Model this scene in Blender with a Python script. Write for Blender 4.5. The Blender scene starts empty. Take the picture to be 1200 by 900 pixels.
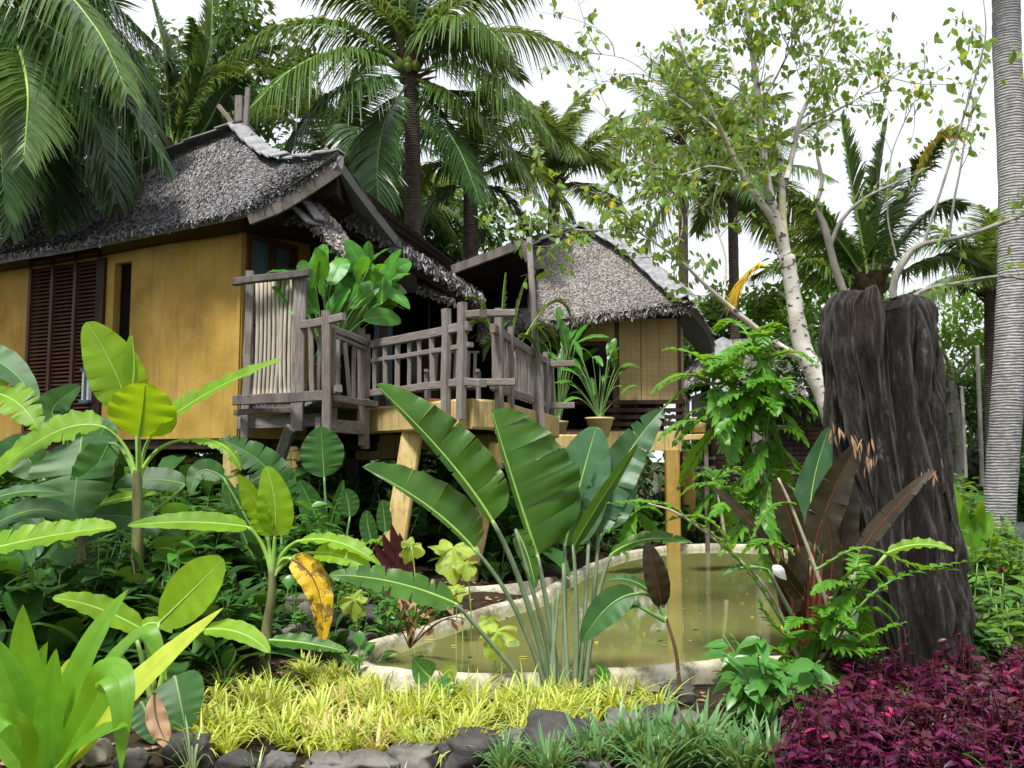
import bpy, math, random
import numpy as np
from mathutils import Vector, noise as mnoise
random.seed(7); rng = np.random.default_rng(7)
R = math.radians
SC = bpy.context.scene
COL = SC.collection

# ---------------------------------------------------------------- camera
F = 1050.0; CAMZ = 1.6; PITCH = math.atan(90 / F)
cd = bpy.data.cameras.new('camera'); cam = bpy.data.objects.new('camera', cd); COL.objects.link(cam)
cam.location = (0, 0, CAMZ); cam.rotation_euler = (math.pi / 2 + PITCH, 0, 0)
cd.sensor_width = 36; cd.lens = 36 * F / 1200; cd.clip_end = 2000; cd.clip_start = 0.05
SC.camera = cam
# ---------------------------------------------------------------- sky, sun, exposure
SUN_EL, SUN_AZ = R(62), R(205)          # azimuth clockwise from +Y: behind the camera, to the left
w = bpy.data.worlds.new('World'); SC.world = w; w.use_nodes = True
nt = w.node_tree; bg = nt.nodes['Background']
sky = nt.nodes.new('ShaderNodeTexSky'); sky.sky_type = 'NISHITA'; sky.sun_disc = False
sky.sun_elevation = SUN_EL; sky.sun_rotation = SUN_AZ; sky.air_density = 1.5; sky.dust_density = 4
wn = nt.nodes.new('ShaderNodeTexNoise'); wn.inputs['Scale'].default_value = 2.2; wn.inputs['Detail'].default_value = 5
wr = nt.nodes.new('ShaderNodeMapRange'); wr.inputs['From Min'].default_value = .35; wr.inputs['From Max'].default_value = .6
wr.inputs['To Min'].default_value = .9; wr.inputs['To Max'].default_value = .97
tc = nt.nodes.new('ShaderNodeTexCoord'); nt.links.new(tc.outputs['Generated'], wn.inputs['Vector'])
nt.links.new(wn.outputs['Fac'], wr.inputs['Value'])
wm = nt.nodes.new('ShaderNodeMix'); wm.data_type = 'RGBA'; wm.inputs[7].default_value = (6.2, 6.4, 6.9, 1)
nt.links.new(wr.outputs['Result'], wm.inputs[0]); nt.links.new(sky.outputs['Color'], wm.inputs[6])
nt.links.new(wm.outputs[2], bg.inputs['Color']); bg.inputs['Strength'].default_value = 0.12
sl = bpy.data.lights.new('sun', 'SUN'); sl.energy = 4.6; sl.angle = R(11); sl.color = (1, .98, .94)
so = bpy.data.objects.new('sun', sl); COL.objects.link(so)
sdir = Vector((math.sin(SUN_AZ) * math.cos(SUN_EL), math.cos(SUN_AZ) * math.cos(SUN_EL), math.sin(SUN_EL)))
so.rotation_euler = sdir.to_track_quat('Z', 'Y').to_euler(); so.location = sdir * 30
SC.view_settings.view_transform = 'Standard'; SC.view_settings.look = 'None'
SC.view_settings.gamma = 1; SC.view_settings.use_curve_mapping = False; SC.view_settings.exposure = 0.55
SC.render.engine = 'CYCLES'
SC.cycles.max_bounces = 7; SC.cycles.diffuse_bounces = 2; SC.cycles.glossy_bounces = 3
SC.cycles.transmission_bounces = 4; SC.cycles.transparent_max_bounces = 4; SC.cycles.use_denoising = True

# ---------------------------------------------------------------- pixel helpers (photo 1200 x 900 -> world)
_c, _s = math.cos(PITCH), math.sin(PITCH)
def P(px, py, d):
    yc = (450 - py) / F; t = d / (_c - yc * _s)
    return np.array(((px - 600) / F * t, d, CAMZ + t * (yc * _c + _s)))
def Z(py, d): return P(600, py, d)[2]
def G(px, py, z=0.0):
    yc = (450 - py) / F; k = yc * _c + _s; t = (z - CAMZ) / k
    return np.array(((px - 600) / F * t, t * (_c - yc * _s), z))
def V(*a): return np.array(a, float)
def nz(v):
    v = np.asarray(v, float); n = np.linalg.norm(v, axis=-1, keepdims=True); return v / np.maximum(n, 1e-9)
UP = V(0, 0, 1)
def bez(pts, n):
    t = np.linspace(0, 1, n)[:, None]; p = [np.asarray(q, float) for q in pts]
    if len(p) == 2: return p[0] * (1 - t) + p[1] * t
    if len(p) == 3:   # passes through the middle point
        m = 2 * p[1] - .5 * (p[0] + p[2]); return p[0] * (1 - t) ** 2 + 2 * m * t * (1 - t) + p[2] * t ** 2
    # catmull-rom through all points
    q = [2 * p[0] - p[1]] + p + [2 * p[-1] - p[-2]]; out = []
    for x in np.linspace(0, len(p) - 1 - 1e-6, n):
        i = int(x); u = x - i; a, b, c, d = q[i:i + 4]
        out.append(.5 * (2 * b + (c - a) * u + (2 * a - 5 * b + 4 * c - d) * u * u + (3 * b - a - 3 * c + d) * u ** 3))
    return np.array(out)

# ---------------------------------------------------------------- mesh builder
class MB:
    def __init__(s): s.v = []; s.uv = []; s.f = {3: [], 4: []}; s.m = {3: [], 4: []}; s.n = 0; s.big = []
    def add(s, verts, faces, mat=0, uv=None):
        verts = np.asarray(verts, float).reshape(-1, 3); faces = np.asarray(faces, int); k = faces.shape[1]
        s.v.append(verts); s.uv.append(np.zeros((len(verts), 2)) if uv is None else np.asarray(uv, float).reshape(-1, 2))
        s.f[k].append(faces + s.n); s.m[k].append(np.full(len(faces), mat, int)); s.n += len(verts)
    def beam(s, a, b, w, h, mat=0, up=UP, end=0.0):
        a = np.asarray(a, float); b = np.asarray(b, float); t = nz(b - a)
        up = np.asarray(up, float)
        if abs(np.dot(t, up)) > .97: up = V(0, 1, 0) if abs(t[1]) < .9 else V(1, 0, 0)
        x = nz(np.cross(t, up)); y = nz(np.cross(x, t)); L = np.linalg.norm(b - a)
        n = max(2, min(9, int(L / .25) + 1)); vs = []; uv = []
        bv = min(w, h) * .12
        prof = [(-w/2+bv,-h/2),(w/2-bv,-h/2),(w/2,-h/2+bv),(w/2,h/2-bv),(w/2-bv,h/2),(-w/2+bv,h/2),(-w/2,h/2-bv),(-w/2,-h/2+bv)]
        for i in range(n):
            c = a + (b - a) * i / (n - 1); jx = jy = 0
            if end and 0 < i < n - 1: jx, jy = random.uniform(-1, 1) * end, random.uniform(-1, 1) * end
            for k, (p, q) in enumerate(prof): vs.append(c + x * (p + jx) + y * (q + jy)); uv.append((k / 8, i / n))
        f = [[i*8+k, i*8+(k+1)%8, (i+1)*8+(k+1)%8, (i+1)*8+k] for i in range(n-1) for k in range(8)]
        s.add(vs, f, mat, uv); b0 = s.n - len(vs)
        for o in (0, (n-1)*8):
            s.f[4].append(np.array([[b0+o, b0+o+1, b0+o+2, b0+o+3], [b0+o+3, b0+o+4, b0+o+5, b0+o+6], [b0+o+6, b0+o+7, b0+o, b0+o+3]])); s.m[4].append(np.full(3, mat))
    def box(s, x0, x1, y0, y1, z0, z1, mat=0):
        s.beam(V((x0+x1)/2, (y0+y1)/2, z0), V((x0+x1)/2, (y0+y1)/2, z1), abs(x1-x0), abs(y1-y0), mat, V(0, 1, 0))
    def hexa(s, lo, hi, mat=0):
        n = len(lo); v = list(lo) + list(hi); s.add(v, [[i, (i+1) % n, n + (i+1) % n, n + i] for i in range(n)], mat); b = s.n - 2*n
        for o in (0, n):
            if n == 4: s.f[4].append(np.array([[b+o, b+o+1, b+o+2, b+o+3]])); s.m[4].append(np.array([mat]))
            else:
                s.f[3].append(np.array([[b+o, b+o+i, b+o+i+1] for i in range(1, n-1)])); s.m[3].append(np.full(n-2, mat))
    def tube(s, pts, r, seg=7, mat=0, bump=0.0, ring=0.0, cap=True):
        pts = np.asarray(pts, float); n = len(pts); r = np.broadcast_to(np.asarray(r, float), (n,)) if np.ndim(r) == 0 or len(r) == n else np.interp(np.linspace(0, 1, n), np.linspace(0, 1, len(r)), r)
        t = nz(np.gradient(pts, axis=0)); ref = V(0, 1, 0) if abs(t[0][1]) < .8 else V(1, 0, 0)
        vs = []; uv = []; L = 0
        for i in range(n):
            x = nz(np.cross(t[i], ref)); y = np.cross(t[i], x); ref = -y if np.dot(-y, ref) > 0 else y
            y = np.cross(x, t[i]); L += 0 if i == 0 else np.linalg.norm(pts[i] - pts[i-1])
            for k in range(seg):
                a = 2 * math.pi * k / seg; q = r[i] * (1 + (random.uniform(-1, 1) * bump if bump else 0) + (ring * (i % 2) if ring else 0))
                vs.append(pts[i] + (x * math.cos(a) + y * math.sin(a)) * q); uv.append((k / seg, L))
        s.add(vs, [[i*seg+k, i*seg+(k+1) % seg, (i+1)*seg+(k+1) % seg, (i+1)*seg+k] for i in range(n-1) for k in range(seg)], mat, uv)
        if cap:
            b = s.n - len(vs)
            for o, c in ((0, pts[0]), ((n-1)*seg, pts[-1])):
                s.add([c], np.zeros((0, 3), int), mat); ci = s.n - 1
                s.f[3].append(np.array([[b+o+k, b+o+(k+1) % seg, ci] for k in range(seg)])); s.m[3].append(np.full(seg, mat))
    def grid(s, g, mat=0, uv=None):
        g = np.asarray(g, float); a, b = g.shape[:2]; idx = np.arange(a*b).reshape(a, b)
        f = np.stack([idx[:-1, :-1], idx[:-1, 1:], idx[1:, 1:], idx[1:, :-1]], -1).reshape(-1, 4)
        if uv is None:
            uu, vv = np.meshgrid(np.linspace(0, 1, b), np.linspace(0, 1, a)); uv = np.stack([uu, vv], -1)
        s.add(g.reshape(-1, 3), f, mat, uv)
    def leaves(s, base, d, nrm, L, W, droop=0.3, K=3, fold=.25, mat=0, prof=None):
        base = np.atleast_2d(base); n = len(base); d = nz(np.broadcast_to(d, (n, 3))); nrm = np.broadcast_to(nrm, (n, 3))
        L = np.broadcast_to(L, (n,))[:, None]; W = np.broadcast_to(W, (n,))[:, None]; dr = np.broadcast_to(droop, (n,))[:, None]
        side = nz(np.cross(d, nrm) + 1e-6); nn = nz(np.cross(side, d))
        if prof is None: prof = {1: [.8, .6], 2: [.25, 1, .03], 3: [.2, .95, .8, .03], 4: [.15, .8, 1, .7, .03], 5: [.15, .7, 1, .95, .6, .03]}[K]
        st = []; uvs = []
        for i in range(K + 1):
            t = i / K; c = base + d * L * t - UP * dr * L * t * t; wd = side * W * .5 * prof[i]; up = nn * W * .5 * prof[i] * fold
            st += [c - wd + up, c, c + wd + up]; uvs += [(0, t), (.5, t), (1, t)]
        vs = np.stack(st, 1); M = 3 * (K + 1); f = []
        for i in range(K):
            a = i * 3; f += [[a, a+1, a+4, a+3], [a+1, a+2, a+5, a+4]]
        f = (np.array(f)[None] + (np.arange(n) * M)[:, None, None]).reshape(-1, 4)
        s.add(vs.reshape(-1, 3), f, mat, np.tile(np.array(uvs), (n, 1)))
    def build(s, name, mats, parent=None, smooth=True, loc=None):
        me = bpy.data.meshes.new(name); v = np.concatenate(s.v); uv = np.concatenate(s.uv)
        if loc is not None: v = v - np.asarray(loc)
        li = []; ls = []; mi = []; o = 0
        for k in (3, 4):
            if s.f[k]:
                f = np.concatenate(s.f[k]); m = np.concatenate(s.m[k])
                if len(f): li.append(f.ravel()); ls.append(o + np.arange(len(f)) * k); mi.append(m); o += f.size
        li = np.concatenate(li); ls = np.concatenate(ls); mi = np.concatenate(mi)
        me.vertices.add(len(v)); me.vertices.foreach_set('co', v.ravel())
        me.loops.add(len(li)); me.loops.foreach_set('vertex_index', li.astype(np.int32))
        me.polygons.add(len(ls)); me.polygons.foreach_set('loop_start', ls.astype(np.int32))
        me.polygons.foreach_set('material_index', mi.astype(np.int32))
        me.polygons.foreach_set('use_smooth', np.full(len(ls), smooth))
        ul = me.uv_layers.new(name='UVMap'); ul.data.foreach_set('uv', uv[li].ravel())
        me.update(calc_edges=True)
        for m in (mats if isinstance(mats, (list, tuple)) else [mats]): me.materials.append(m)
        ob = bpy.data.objects.new(name, me); COL.objects.link(ob)
        if loc is not None: ob.location = loc
        if parent is not None:
            ob.parent = parent
            if loc is None: ob.location = -Vector(parent_world(parent))
        return ob
def parent_world(o):
    l = Vector(o.location)
    while o.parent: o = o.parent; l += o.location
    return l
def thing(name, label, cat, loc=(0, 0, 0), group=None):
    o = bpy.data.objects.new(name, None); COL.objects.link(o); o.location = loc; o.empty_display_size = .1
    return tag(o, label, cat, group)
def tag(o, label=None, cat=None, group=None, kind=None):
    if label: o['label'] = label
    if cat: o['category'] = cat
    if group: o['group'] = group
    if kind: o['kind'] = kind
    return o
def one(mb, name, mats, label, cat, group=None, kind=None, smooth=True, loc=None):
    return tag(mb.build(name, mats, None, smooth, loc), label, cat, group, kind)

# ---------------------------------------------------------------- materials
class NT:
    def __init__(s, name):
        s.m = bpy.data.materials.new(name); s.m.use_nodes = True; s.t = s.m.node_tree; s.p = s.t.nodes['Principled BSDF']; s.o = s.t.nodes['Material Output']
    def n(s, typ, **kw):
        x = s.t.nodes.new('ShaderNode' + typ)
        for k, v in kw.items():
            if k in x.inputs: x.inputs[k].default_value = v
            else: setattr(x, k, v)
        return x
    def l(s, a, b): s.t.links.new(a, b)
    def coord(s, kind='Object', scale=(1, 1, 1)):
        c = s.n('TexCoord'); m = s.n('Mapping'); m.inputs['Scale'].default_value = scale; s.l(c.outputs[kind], m.inputs['Vector']); return m.outputs['Vector']
    def noise(s, vec, scale, detail=5, rough=.6): 
        x = s.n('TexNoise', Scale=scale, Detail=detail, Roughness=rough); s.l(vec, x.inputs['Vector']); return x.outputs['Fac']
    def ramp(s, fac, stops):
        x = s.n('ValToRGB'); e = x.color_ramp.elements
        while len(e) < len(stops): e.new(.5)
        for i, (p, c) in enumerate(stops): e[i].position = p; e[i].color = (*c, 1)
        s.l(fac, x.inputs['Fac']); return x.outputs['Color']
    def mix(s, fac, a, b, mode='MIX'):
        x = s.n('Mix', data_type='RGBA', blend_type=mode)
        for sock, v in ((x.inputs[0], fac), (x.inputs[6], a), (x.inputs[7], b)):
            if hasattr(v, 'is_output'): s.l(v, sock)
            elif isinstance(v, (int, float)): sock.default_value = v
            else: sock.default_value = (*v, 1)
        return x.outputs[2]
    def bump(s, h, strength=.3, dist=.01):
        b = s.n('Bump', Strength=strength, Distance=dist); s.l(h, b.inputs['Height']); s.l(b.outputs['Normal'], s.p.inputs['Normal']); return b.outputs['Normal']
    def col(s, c): s.l(c, s.p.inputs['Base Color'])
    def set(s, **kw):
        for k, v in kw.items(): s.p.inputs[k.replace('_', ' ')].default_value = v
M = {}
def leafmat(name, c1, c2, trans=.35, rough=.42, vein=0, vcol=None, spots=None, tcol=None, stripe=None):
    a = NT(name); g = a.n('NewGeometry'); base = a.ramp(g.outputs['Random Per Island'], [(0, c1), (1, c2)])
    ob = a.coord(); nf = a.noise(ob, 9, 3); base = a.mix(a.ramp(nf, [(.35, (0, 0, 0)), (.7, (.5,)*3)]), base, tuple(x * 1.5 for x in c2))
    uv = a.n('TexCoord').outputs['UV']; sx = a.n('SeparateXYZ'); a.l(uv, sx.inputs[0])
    if spots:
        sp = a.ramp(a.noise(ob, spots[1], 6, .7), [(spots[2], (0, 0, 0)), (spots[2] + .06, (1, 1, 1))]); base = a.mix(sp, base, spots[0])
    if stripe:
        s1 = a.n('Math', operation='SUBTRACT'); a.l(sx.outputs['X'], s1.inputs[0]); s1.inputs[1].default_value = .5
        s2 = a.n('Math', operation='ABSOLUTE'); a.l(s1.outputs[0], s2.inputs[0])
        base = a.mix(a.ramp(s2.outputs[0], [(.18, (0, 0, 0)), (.26, (1, 1, 1))]), stripe, base) if stripe else base
    if vein:
        # side veins run obliquely from the midrib
        s1 = a.n('Math', operation='SUBTRACT'); a.l(sx.outputs['X'], s1.inputs[0]); s1.inputs[1].default_value = .5
        s2 = a.n('Math', operation='ABSOLUTE'); a.l(s1.outputs[0], s2.inputs[0])
        s3 = a.n('Math', operation='MULTIPLY_ADD'); a.l(s2.outputs[0], s3.inputs[0]); s3.inputs[1].default_value = -.35; a.l(sx.outputs['Y'], s3.inputs[2])
        s4 = a.n('Math', operation='MULTIPLY'); a.l(s3.outputs[0], s4.inputs[0]); s4.inputs[1].default_value = vein * 3.2
        s5 = a.n('Math', operation='SINE'); a.l(s4.outputs[0], s5.inputs[0])
        n2 = a.n('Math', operation='MULTIPLY_ADD'); a.l(a.noise(ob, 40, 3), n2.inputs[0]); n2.inputs[1].default_value = 2.0; a.l(s5.outputs[0], n2.inputs[2])
        a.bump(n2.outputs[0], .3, .0016)
        base = a.mix(a.ramp(s5.outputs[0], [(.45, (0, 0, 0)), (1, (.2,)*3)]), base, vcol or tuple(x * 1.9 for x in c2))
        ed = a.n('Math', operation='MULTIPLY_ADD'); a.l(a.noise(ob, 14, 4), ed.inputs[0]); ed.inputs[1].default_value = .16; a.l(s2.outputs[0], ed.inputs[2])
        base = a.mix(a.ramp(ed.outputs[0], [(.572, (0,)*3), (.588, (.85,)*3)]), base, (.16, .1, .04))
        base = a.mix(a.ramp(a.noise(ob, 26, 5, .75), [(.66, (0,)*3), (.7, (.8,)*3)]), base, (.13, .1, .035))
        base = a.mix(a.ramp(a.noise(ob, 3.5, 3), [(.35, (.45,)*3), (.62, (0,)*3)]), base, tuple(x*.55 for x in c1))
    if name.startswith('strap'):
        sv = a.n('Math', operation='SINE'); sm_ = a.n('Math', operation='MULTIPLY'); a.l(sx.outputs['X'], sm_.inputs[0]); sm_.inputs[1].default_value = 150; a.l(sm_.outputs[0], sv.inputs[0]); a.bump(sv.outputs[0], .25, .0015)
        base = a.mix(a.ramp(a.noise(a.coord('UV', (18, 1.5, 1)), 2, 4), [(.4, (0,)*3), (.7, (.4,)*3)]), base, tuple(x*.6 for x in c1))
    a.col(base); a.set(Roughness=rough); a.p.inputs['Specular IOR Level'].default_value = .45
    tr = a.n('BsdfTranslucent'); t = a.mix(.75, base, tcol or (min(1, c2[0] * 3.4 + .02), min(1, c2[1] * 2.3 + .02), c2[2] * 1.2)); a.l(t, tr.inputs['Color'])
    mx = a.n('MixShader'); mx.inputs[0].default_value = trans; a.l(a.p.outputs[0], mx.inputs[1]); a.l(tr.outputs[0], mx.inputs[2]); a.l(mx.outputs[0], a.o.inputs['Surface'])
    if name == 'under_leaf': a.p.inputs['Specular IOR Level'].default_value = .2
    M[name] = a.m; return a.m
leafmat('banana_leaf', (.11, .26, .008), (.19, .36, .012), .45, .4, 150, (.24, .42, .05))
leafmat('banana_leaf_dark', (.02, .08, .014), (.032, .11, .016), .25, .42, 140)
leafmat('traveller_leaf', (.03, .1, .012), (.05, .14, .014), .3, .3, 170, (.07, .17, .03))
leafmat('traveller_leaf_blue', (.03, .095, .035), (.045, .125, .045), .2, .32, 170, (.1, .2, .09))
leafmat('strap_leaf', (.07, .2, .012), (.13, .3, .018), .35, .35)
leafmat('strap_leaf_yellow', (.33, .45, .03), (.45, .52, .06), .35, .38)
leafmat('yellow_dead_leaf', (.62, .36, .01), (.6, .38, .01), .25, .55, 60, None, ((.05, .018, .006), 9, .5))
leafmat('dry_leaf', (.2, .12, .06), (.32, .2, .12), .15, .7)
leafmat('red_leaf', (.022, .014, .007), (.035, .03, .009), .22, .33, 110, (.06, .035, .014), tcol=(.1, .05, .012))
leafmat('maroon_leaf', (.04, .008, .014), (.07, .012, .02), .25, .4)
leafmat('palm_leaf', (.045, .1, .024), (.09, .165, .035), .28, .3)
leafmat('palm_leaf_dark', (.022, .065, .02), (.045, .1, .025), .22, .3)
leafmat('palm_leaf_yellow', (.45, .28, .02), (.5, .36, .03), .4, .5)
leafmat('palm_leaf_far', (.06, .13, .045), (.09, .18, .06), .3, .5)
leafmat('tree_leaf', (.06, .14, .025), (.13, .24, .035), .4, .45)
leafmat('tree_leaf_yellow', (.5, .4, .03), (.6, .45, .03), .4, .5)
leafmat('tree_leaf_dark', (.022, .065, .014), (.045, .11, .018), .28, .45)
leafmat('tree_leaf_mid', (.05, .13, .016), (.1, .22, .02), .35, .45)
leafmat('pinnate_leaf', (.04, .14, .015), (.09, .25, .02), .38, .42)
leafmat('shrub_leaf', (.03, .12, .016), (.06, .19, .025), .28, .35)
leafmat('balcony_leaf', (.03, .15, .02), (.07, .25, .02), .3, .35, 60)
leafmat('under_leaf', (.012, .04, .01), (.032, .1, .016), .18, .58)  # undergrowth green darkened, deep shade put into the leaf colour
leafmat('grass_yellow', (.12, .22, .02), (.34, .42, .04), .35, .5, stripe=(.6, .6, .2))
leafmat('grass_green', (.07, .16, .015), (.2, .3, .03), .35, .5, stripe=(.4, .45, .1))
leafmat('grass_dry', (.3, .24, .07), (.5, .42, .16), .3, .6)
leafmat('grass_white', (.08, .18, .04), (.14, .25, .06), .3, .45, stripe=(.55, .6, .4))
leafmat('grass_blue', (.06, .16, .05), (.12, .24, .09), .3, .4)
leafmat('purple_leaf', (.01, .004, .016), (.12, .008, .052), .18, .25, tcol=(.15, .008, .05))
leafmat('purple_bright', (.2, .012, .09), (.38, .02, .1), .3, .3, tcol=(.5, .02, .1))
leafmat('caladium_leaf', (.2, .3, .03), (.3, .4, .05), .35, .5, 40, (.5, .52, .18), ((.06, .16, .02), 16, .54))
def simple(name, c1, c2, scale=6, stretch=(1, 1, 1), rough=.75, bump=.4, bscale=None, dist=.01, kind='Object', spec=.3):
    a = NT(name); v = a.coord(kind, stretch); f = a.noise(v, scale, 7, .65); a.col(a.ramp(f, [(.3, c1), (.72, c2)])); a.set(Roughness=rough); a.p.inputs['Specular IOR Level'].default_value = spec
    a.bump(a.noise(v, bscale or scale * 3, 6, .7), bump, dist); M[name] = a.m; return a
simple('rib', (.2, .36, .06), (.3, .46, .1), 20, rough=.45, bump=.1)
simple('rib_dark', (.1, .2, .05), (.16, .27, .08), 20, rough=.45, bump=.1)
simple('petiole_grey', (.09, .15, .07), (.22, .27, .17), 14, (1, 1, .15), rough=.55, bump=.2)
simple('red_rib', (.06, .015, .009), (.12, .035, .015), 20, rough=.4, bump=.1)
simple('banana_stem', (.05, .03, .02), (.2, .22, .08), 8, (1, 1, .25), rough=.6)
simple('brown_stem', (.07, .04, .02), (.13, .08, .04), 14, (1, 1, .3))
simple('twig', (.12, .09, .07), (.26, .22, .18), 20)
simple('pale_twig', (.25, .22, .15), (.42, .38, .27), 20)
simple('grey_branch', (.13, .12, .1), (.34, .32, .27), 10, (1, 1, .4), bump=.6)
simple('dark_wood', (.018, .01, .007), (.05, .03, .02), 9, (1, 1, .2), rough=.6, spec=.15)
simple('shade_black', (.005, .0045, .004), (.012, .01, .009), 6, rough=.9, spec=.05)  # near-black tone that puts the shade of rooms and roof undersides into colour
simple('red_brown_wood', (.05, .022, .012), (.1, .045, .022), 12, (1, 1, .2), rough=.5)
simple('lap_board', (.035, .025, .018), (.07, .05, .035), 8, (.3, .3, 1), rough=.7, spec=.15)
simple('ridge_tile', (.12, .12, .125), (.34, .34, .35), 7, rough=.7, bump=.5)
simple('rock_dark', (.022, .021, .022), (.085, .078, .073), 5, rough=.7, bump=.8, dist=.02)
simple('rock_grey', (.06, .055, .05), (.2, .185, .165), 5, rough=.8, bump=.8, dist=.02)
simple('rock_tan', (.22, .18, .12), (.4, .35, .25), 6, rough=.8, bump=.7, dist=.015)
simple('pot_cream', (.5, .38, .2), (.6, .47, .28), 3, rough=.55, bump=.1)
simple('terracotta', (.35, .12, .05), (.42, .17, .08), 5, rough=.7)
simple('teal_paint', (.06, .11, .13), (.09, .15, .17), 5, (1, 1, .3), rough=.5, bump=.15)
simple('soil', (.016, .011, .007), (.06, .042, .025), 7, rough=.95, bump=1.0, dist=.03, spec=.1)
simple('asphalt', (.1, .11, .12), (.16, .17, .18), 20, rough=.9, bump=.3, dist=.005)
simple('white_thing', (.6, .6, .58), (.75, .75, .72), 9, rough=.6, bump=.1)
simple('coconut', (.12, .2, .04), (.25, .28, .06), 9, rough=.45, bump=.1)
simple('sheath', (.07, .045, .025), (.16, .11, .06), 16, (1, 1, .25), rough=.85, bump=.7)
# weathered silver wood
a = simple('grey_wood', (.11, .095, .085), (.36, .33, .31), 5, (1.2, 1.2, .5), rough=.85, bump=.6)
wv = a.noise(a.coord('UV', (26, 2.5, 1)), 3, 6, .7)
g = a.ramp(wv, [(.38, (.09, .075, .065)), (.55, (.24, .22, .205)), (.75, (.4, .375, .36))])
a.col(a.mix(a.ramp(a.noise(a.coord(), 2.3, 4), [(.35, (0,)*3), (.7, (.55,)*3)]), g, (.13, .09, .065))); a.bump(wv, .7, .008)
a = simple('grey_wood_dark', (.05, .04, .034), (.17, .15, .135), 5, (1.2, 1.2, .5), rough=.85, bump=.6)
a.bump(a.noise(a.coord('UV', (22, 2, 1)), 3, 6, .7), .7, .008)
a = simple('bamboo', (.24, .2, .14), (.52, .47, .39), 4, (6, 6, .7), rough=.6, bump=.3)
# ochre limewash
a = NT('ochre_wall'); v = a.coord(); f1 = a.noise(v, 1.6, 8, .62); c = a.ramp(f1, [(.25, (.23, .145, .03)), (.5, (.37, .235, .052)), (.8, (.46, .31, .09))])
st = a.noise(a.coord('Object', (5, 5, .5)), 2.2, 6, .7); c = a.mix(a.ramp(st, [(.5, (0,)*3), (.75, (.75,)*3)]), c, (.2, .125, .045)); a.col(c); a.set(Roughness=.85); a.p.inputs['Specular IOR Level'].default_value = .15
b2 = a.noise(a.coord('Object', (1, 1, .7)), 1.1, 6, .6); c = a.mix(a.ramp(b2, [(.52, (0,)*3), (.7, (.5,)*3)]), c, (.24, .16, .06)); a.col(c)
a.bump(a.noise(v, 9, 8, .7), .35, .012); M['ochre_wall'] = a.m
a = NT('yellow_concrete'); v = a.coord(); c = a.ramp(a.noise(v, 2.5, 8, .65), [(.25, (.33, .22, .07)), (.5, (.48, .35, .13)), (.8, (.56, .45, .25))])
st = a.noise(a.coord('Object', (9, 9, .7)), 2.2, 6, .75); c = a.mix(a.ramp(st, [(.5, (0,)*3), (.68, (.8,)*3)]), c, (.1, .075, .045)); a.col(c); a.set(Roughness=.8); a.bump(a.noise(v, 20, 6), .3, .01); M['yellow_concrete'] = a.m
a = NT('pond_plaster'); v = a.coord(); c = a.ramp(a.noise(v, 2.2, 8, .65), [(.3, (.22, .19, .11)), (.5, (.46, .42, .31)), (.75, (.6, .57, .47))])
st = a.noise(v, 5, 9, .78); c = a.mix(a.ramp(st, [(.46, (0,)*3), (.62, (.85,)*3)]), c, (.11, .095, .05)); a.col(c); a.set(Roughness=.85); a.bump(a.noise(v, 16, 6), .5, .015); M['pond_plaster'] = a.m
a = NT('pond_water'); v = a.coord(); a.col(a.ramp(a.noise(v, .8, 4), [(.3, (.13, .135, .045)), (.7, (.18, .178, .062))])); a.set(Roughness=.05); a.p.inputs['Specular IOR Level'].default_value = .45
a.bump(a.noise(v, 5, 3), .035, .01); M['pond_water'] = a.m
# thatch flakes and their bed
a = NT('thatch'); g = a.n('NewGeometry'); c = a.ramp(g.outputs['Random Per Island'], [(0, (.09, .088, .088)), (.4, (.18, .176, .178)), (.8, (.27, .265, .27)), (1, (.42, .415, .42))])
c = a.mix(a.ramp(a.noise(a.coord(), 1.2, 5), [(.42, (0,)*3), (.72, (.4,)*3)]), c, (.1, .08, .06)); a.col(c); a.set(Roughness=.9); a.p.inputs['Specular IOR Level'].default_value = .15; M['thatch'] = a.m
a = NT('thatch_brown'); g = a.n('NewGeometry'); c = a.ramp(g.outputs['Random Per Island'], [(0, (.09, .078, .07)), (.5, (.2, .182, .165)), (1, (.38, .355, .33))]); a.col(c); a.set(Roughness=.9); a.p.inputs['Specular IOR Level'].default_value = .15; M['thatch_brown'] = a.m
simple('thatch_bed', (.03, .026, .023), (.09, .08, .07), 18, rough=.95, bump=1, dist=.02, spec=.1)
# woven blind
a = NT('bamboo_blind'); uvv = a.coord('Object', (1, 1, 1)); wvt = a.n('TexWave', Scale=14, Distortion=.6, bands_direction='Z'); a.l(uvv, wvt.inputs['Vector'])
wv2 = a.n('TexWave', Scale=3.3, Distortion=1.0, bands_direction='X'); a.l(uvv, wv2.inputs['Vector'])
c = a.ramp(wvt.outputs['Fac'], [(0, (.24, .16, .06)), (.6, (.46, .34, .15)), (1, (.55, .42, .2))]); c = a.mix(a.ramp(wv2.outputs['Fac'], [(.0, (.35,)*3), (.12, (0,)*3)]), c, (.17, .1, .035))
c = a.mix(a.ramp(a.noise(a.coord(), 2, 6), [(.4, (0,)*3), (.8, (.6,)*3)]), c, (.24, .15, .06)); a.col(c); a.set(Roughness=.7); a.bump(wvt.outputs['Fac'], .5, .006); M['bamboo_blind'] = a.m
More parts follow.
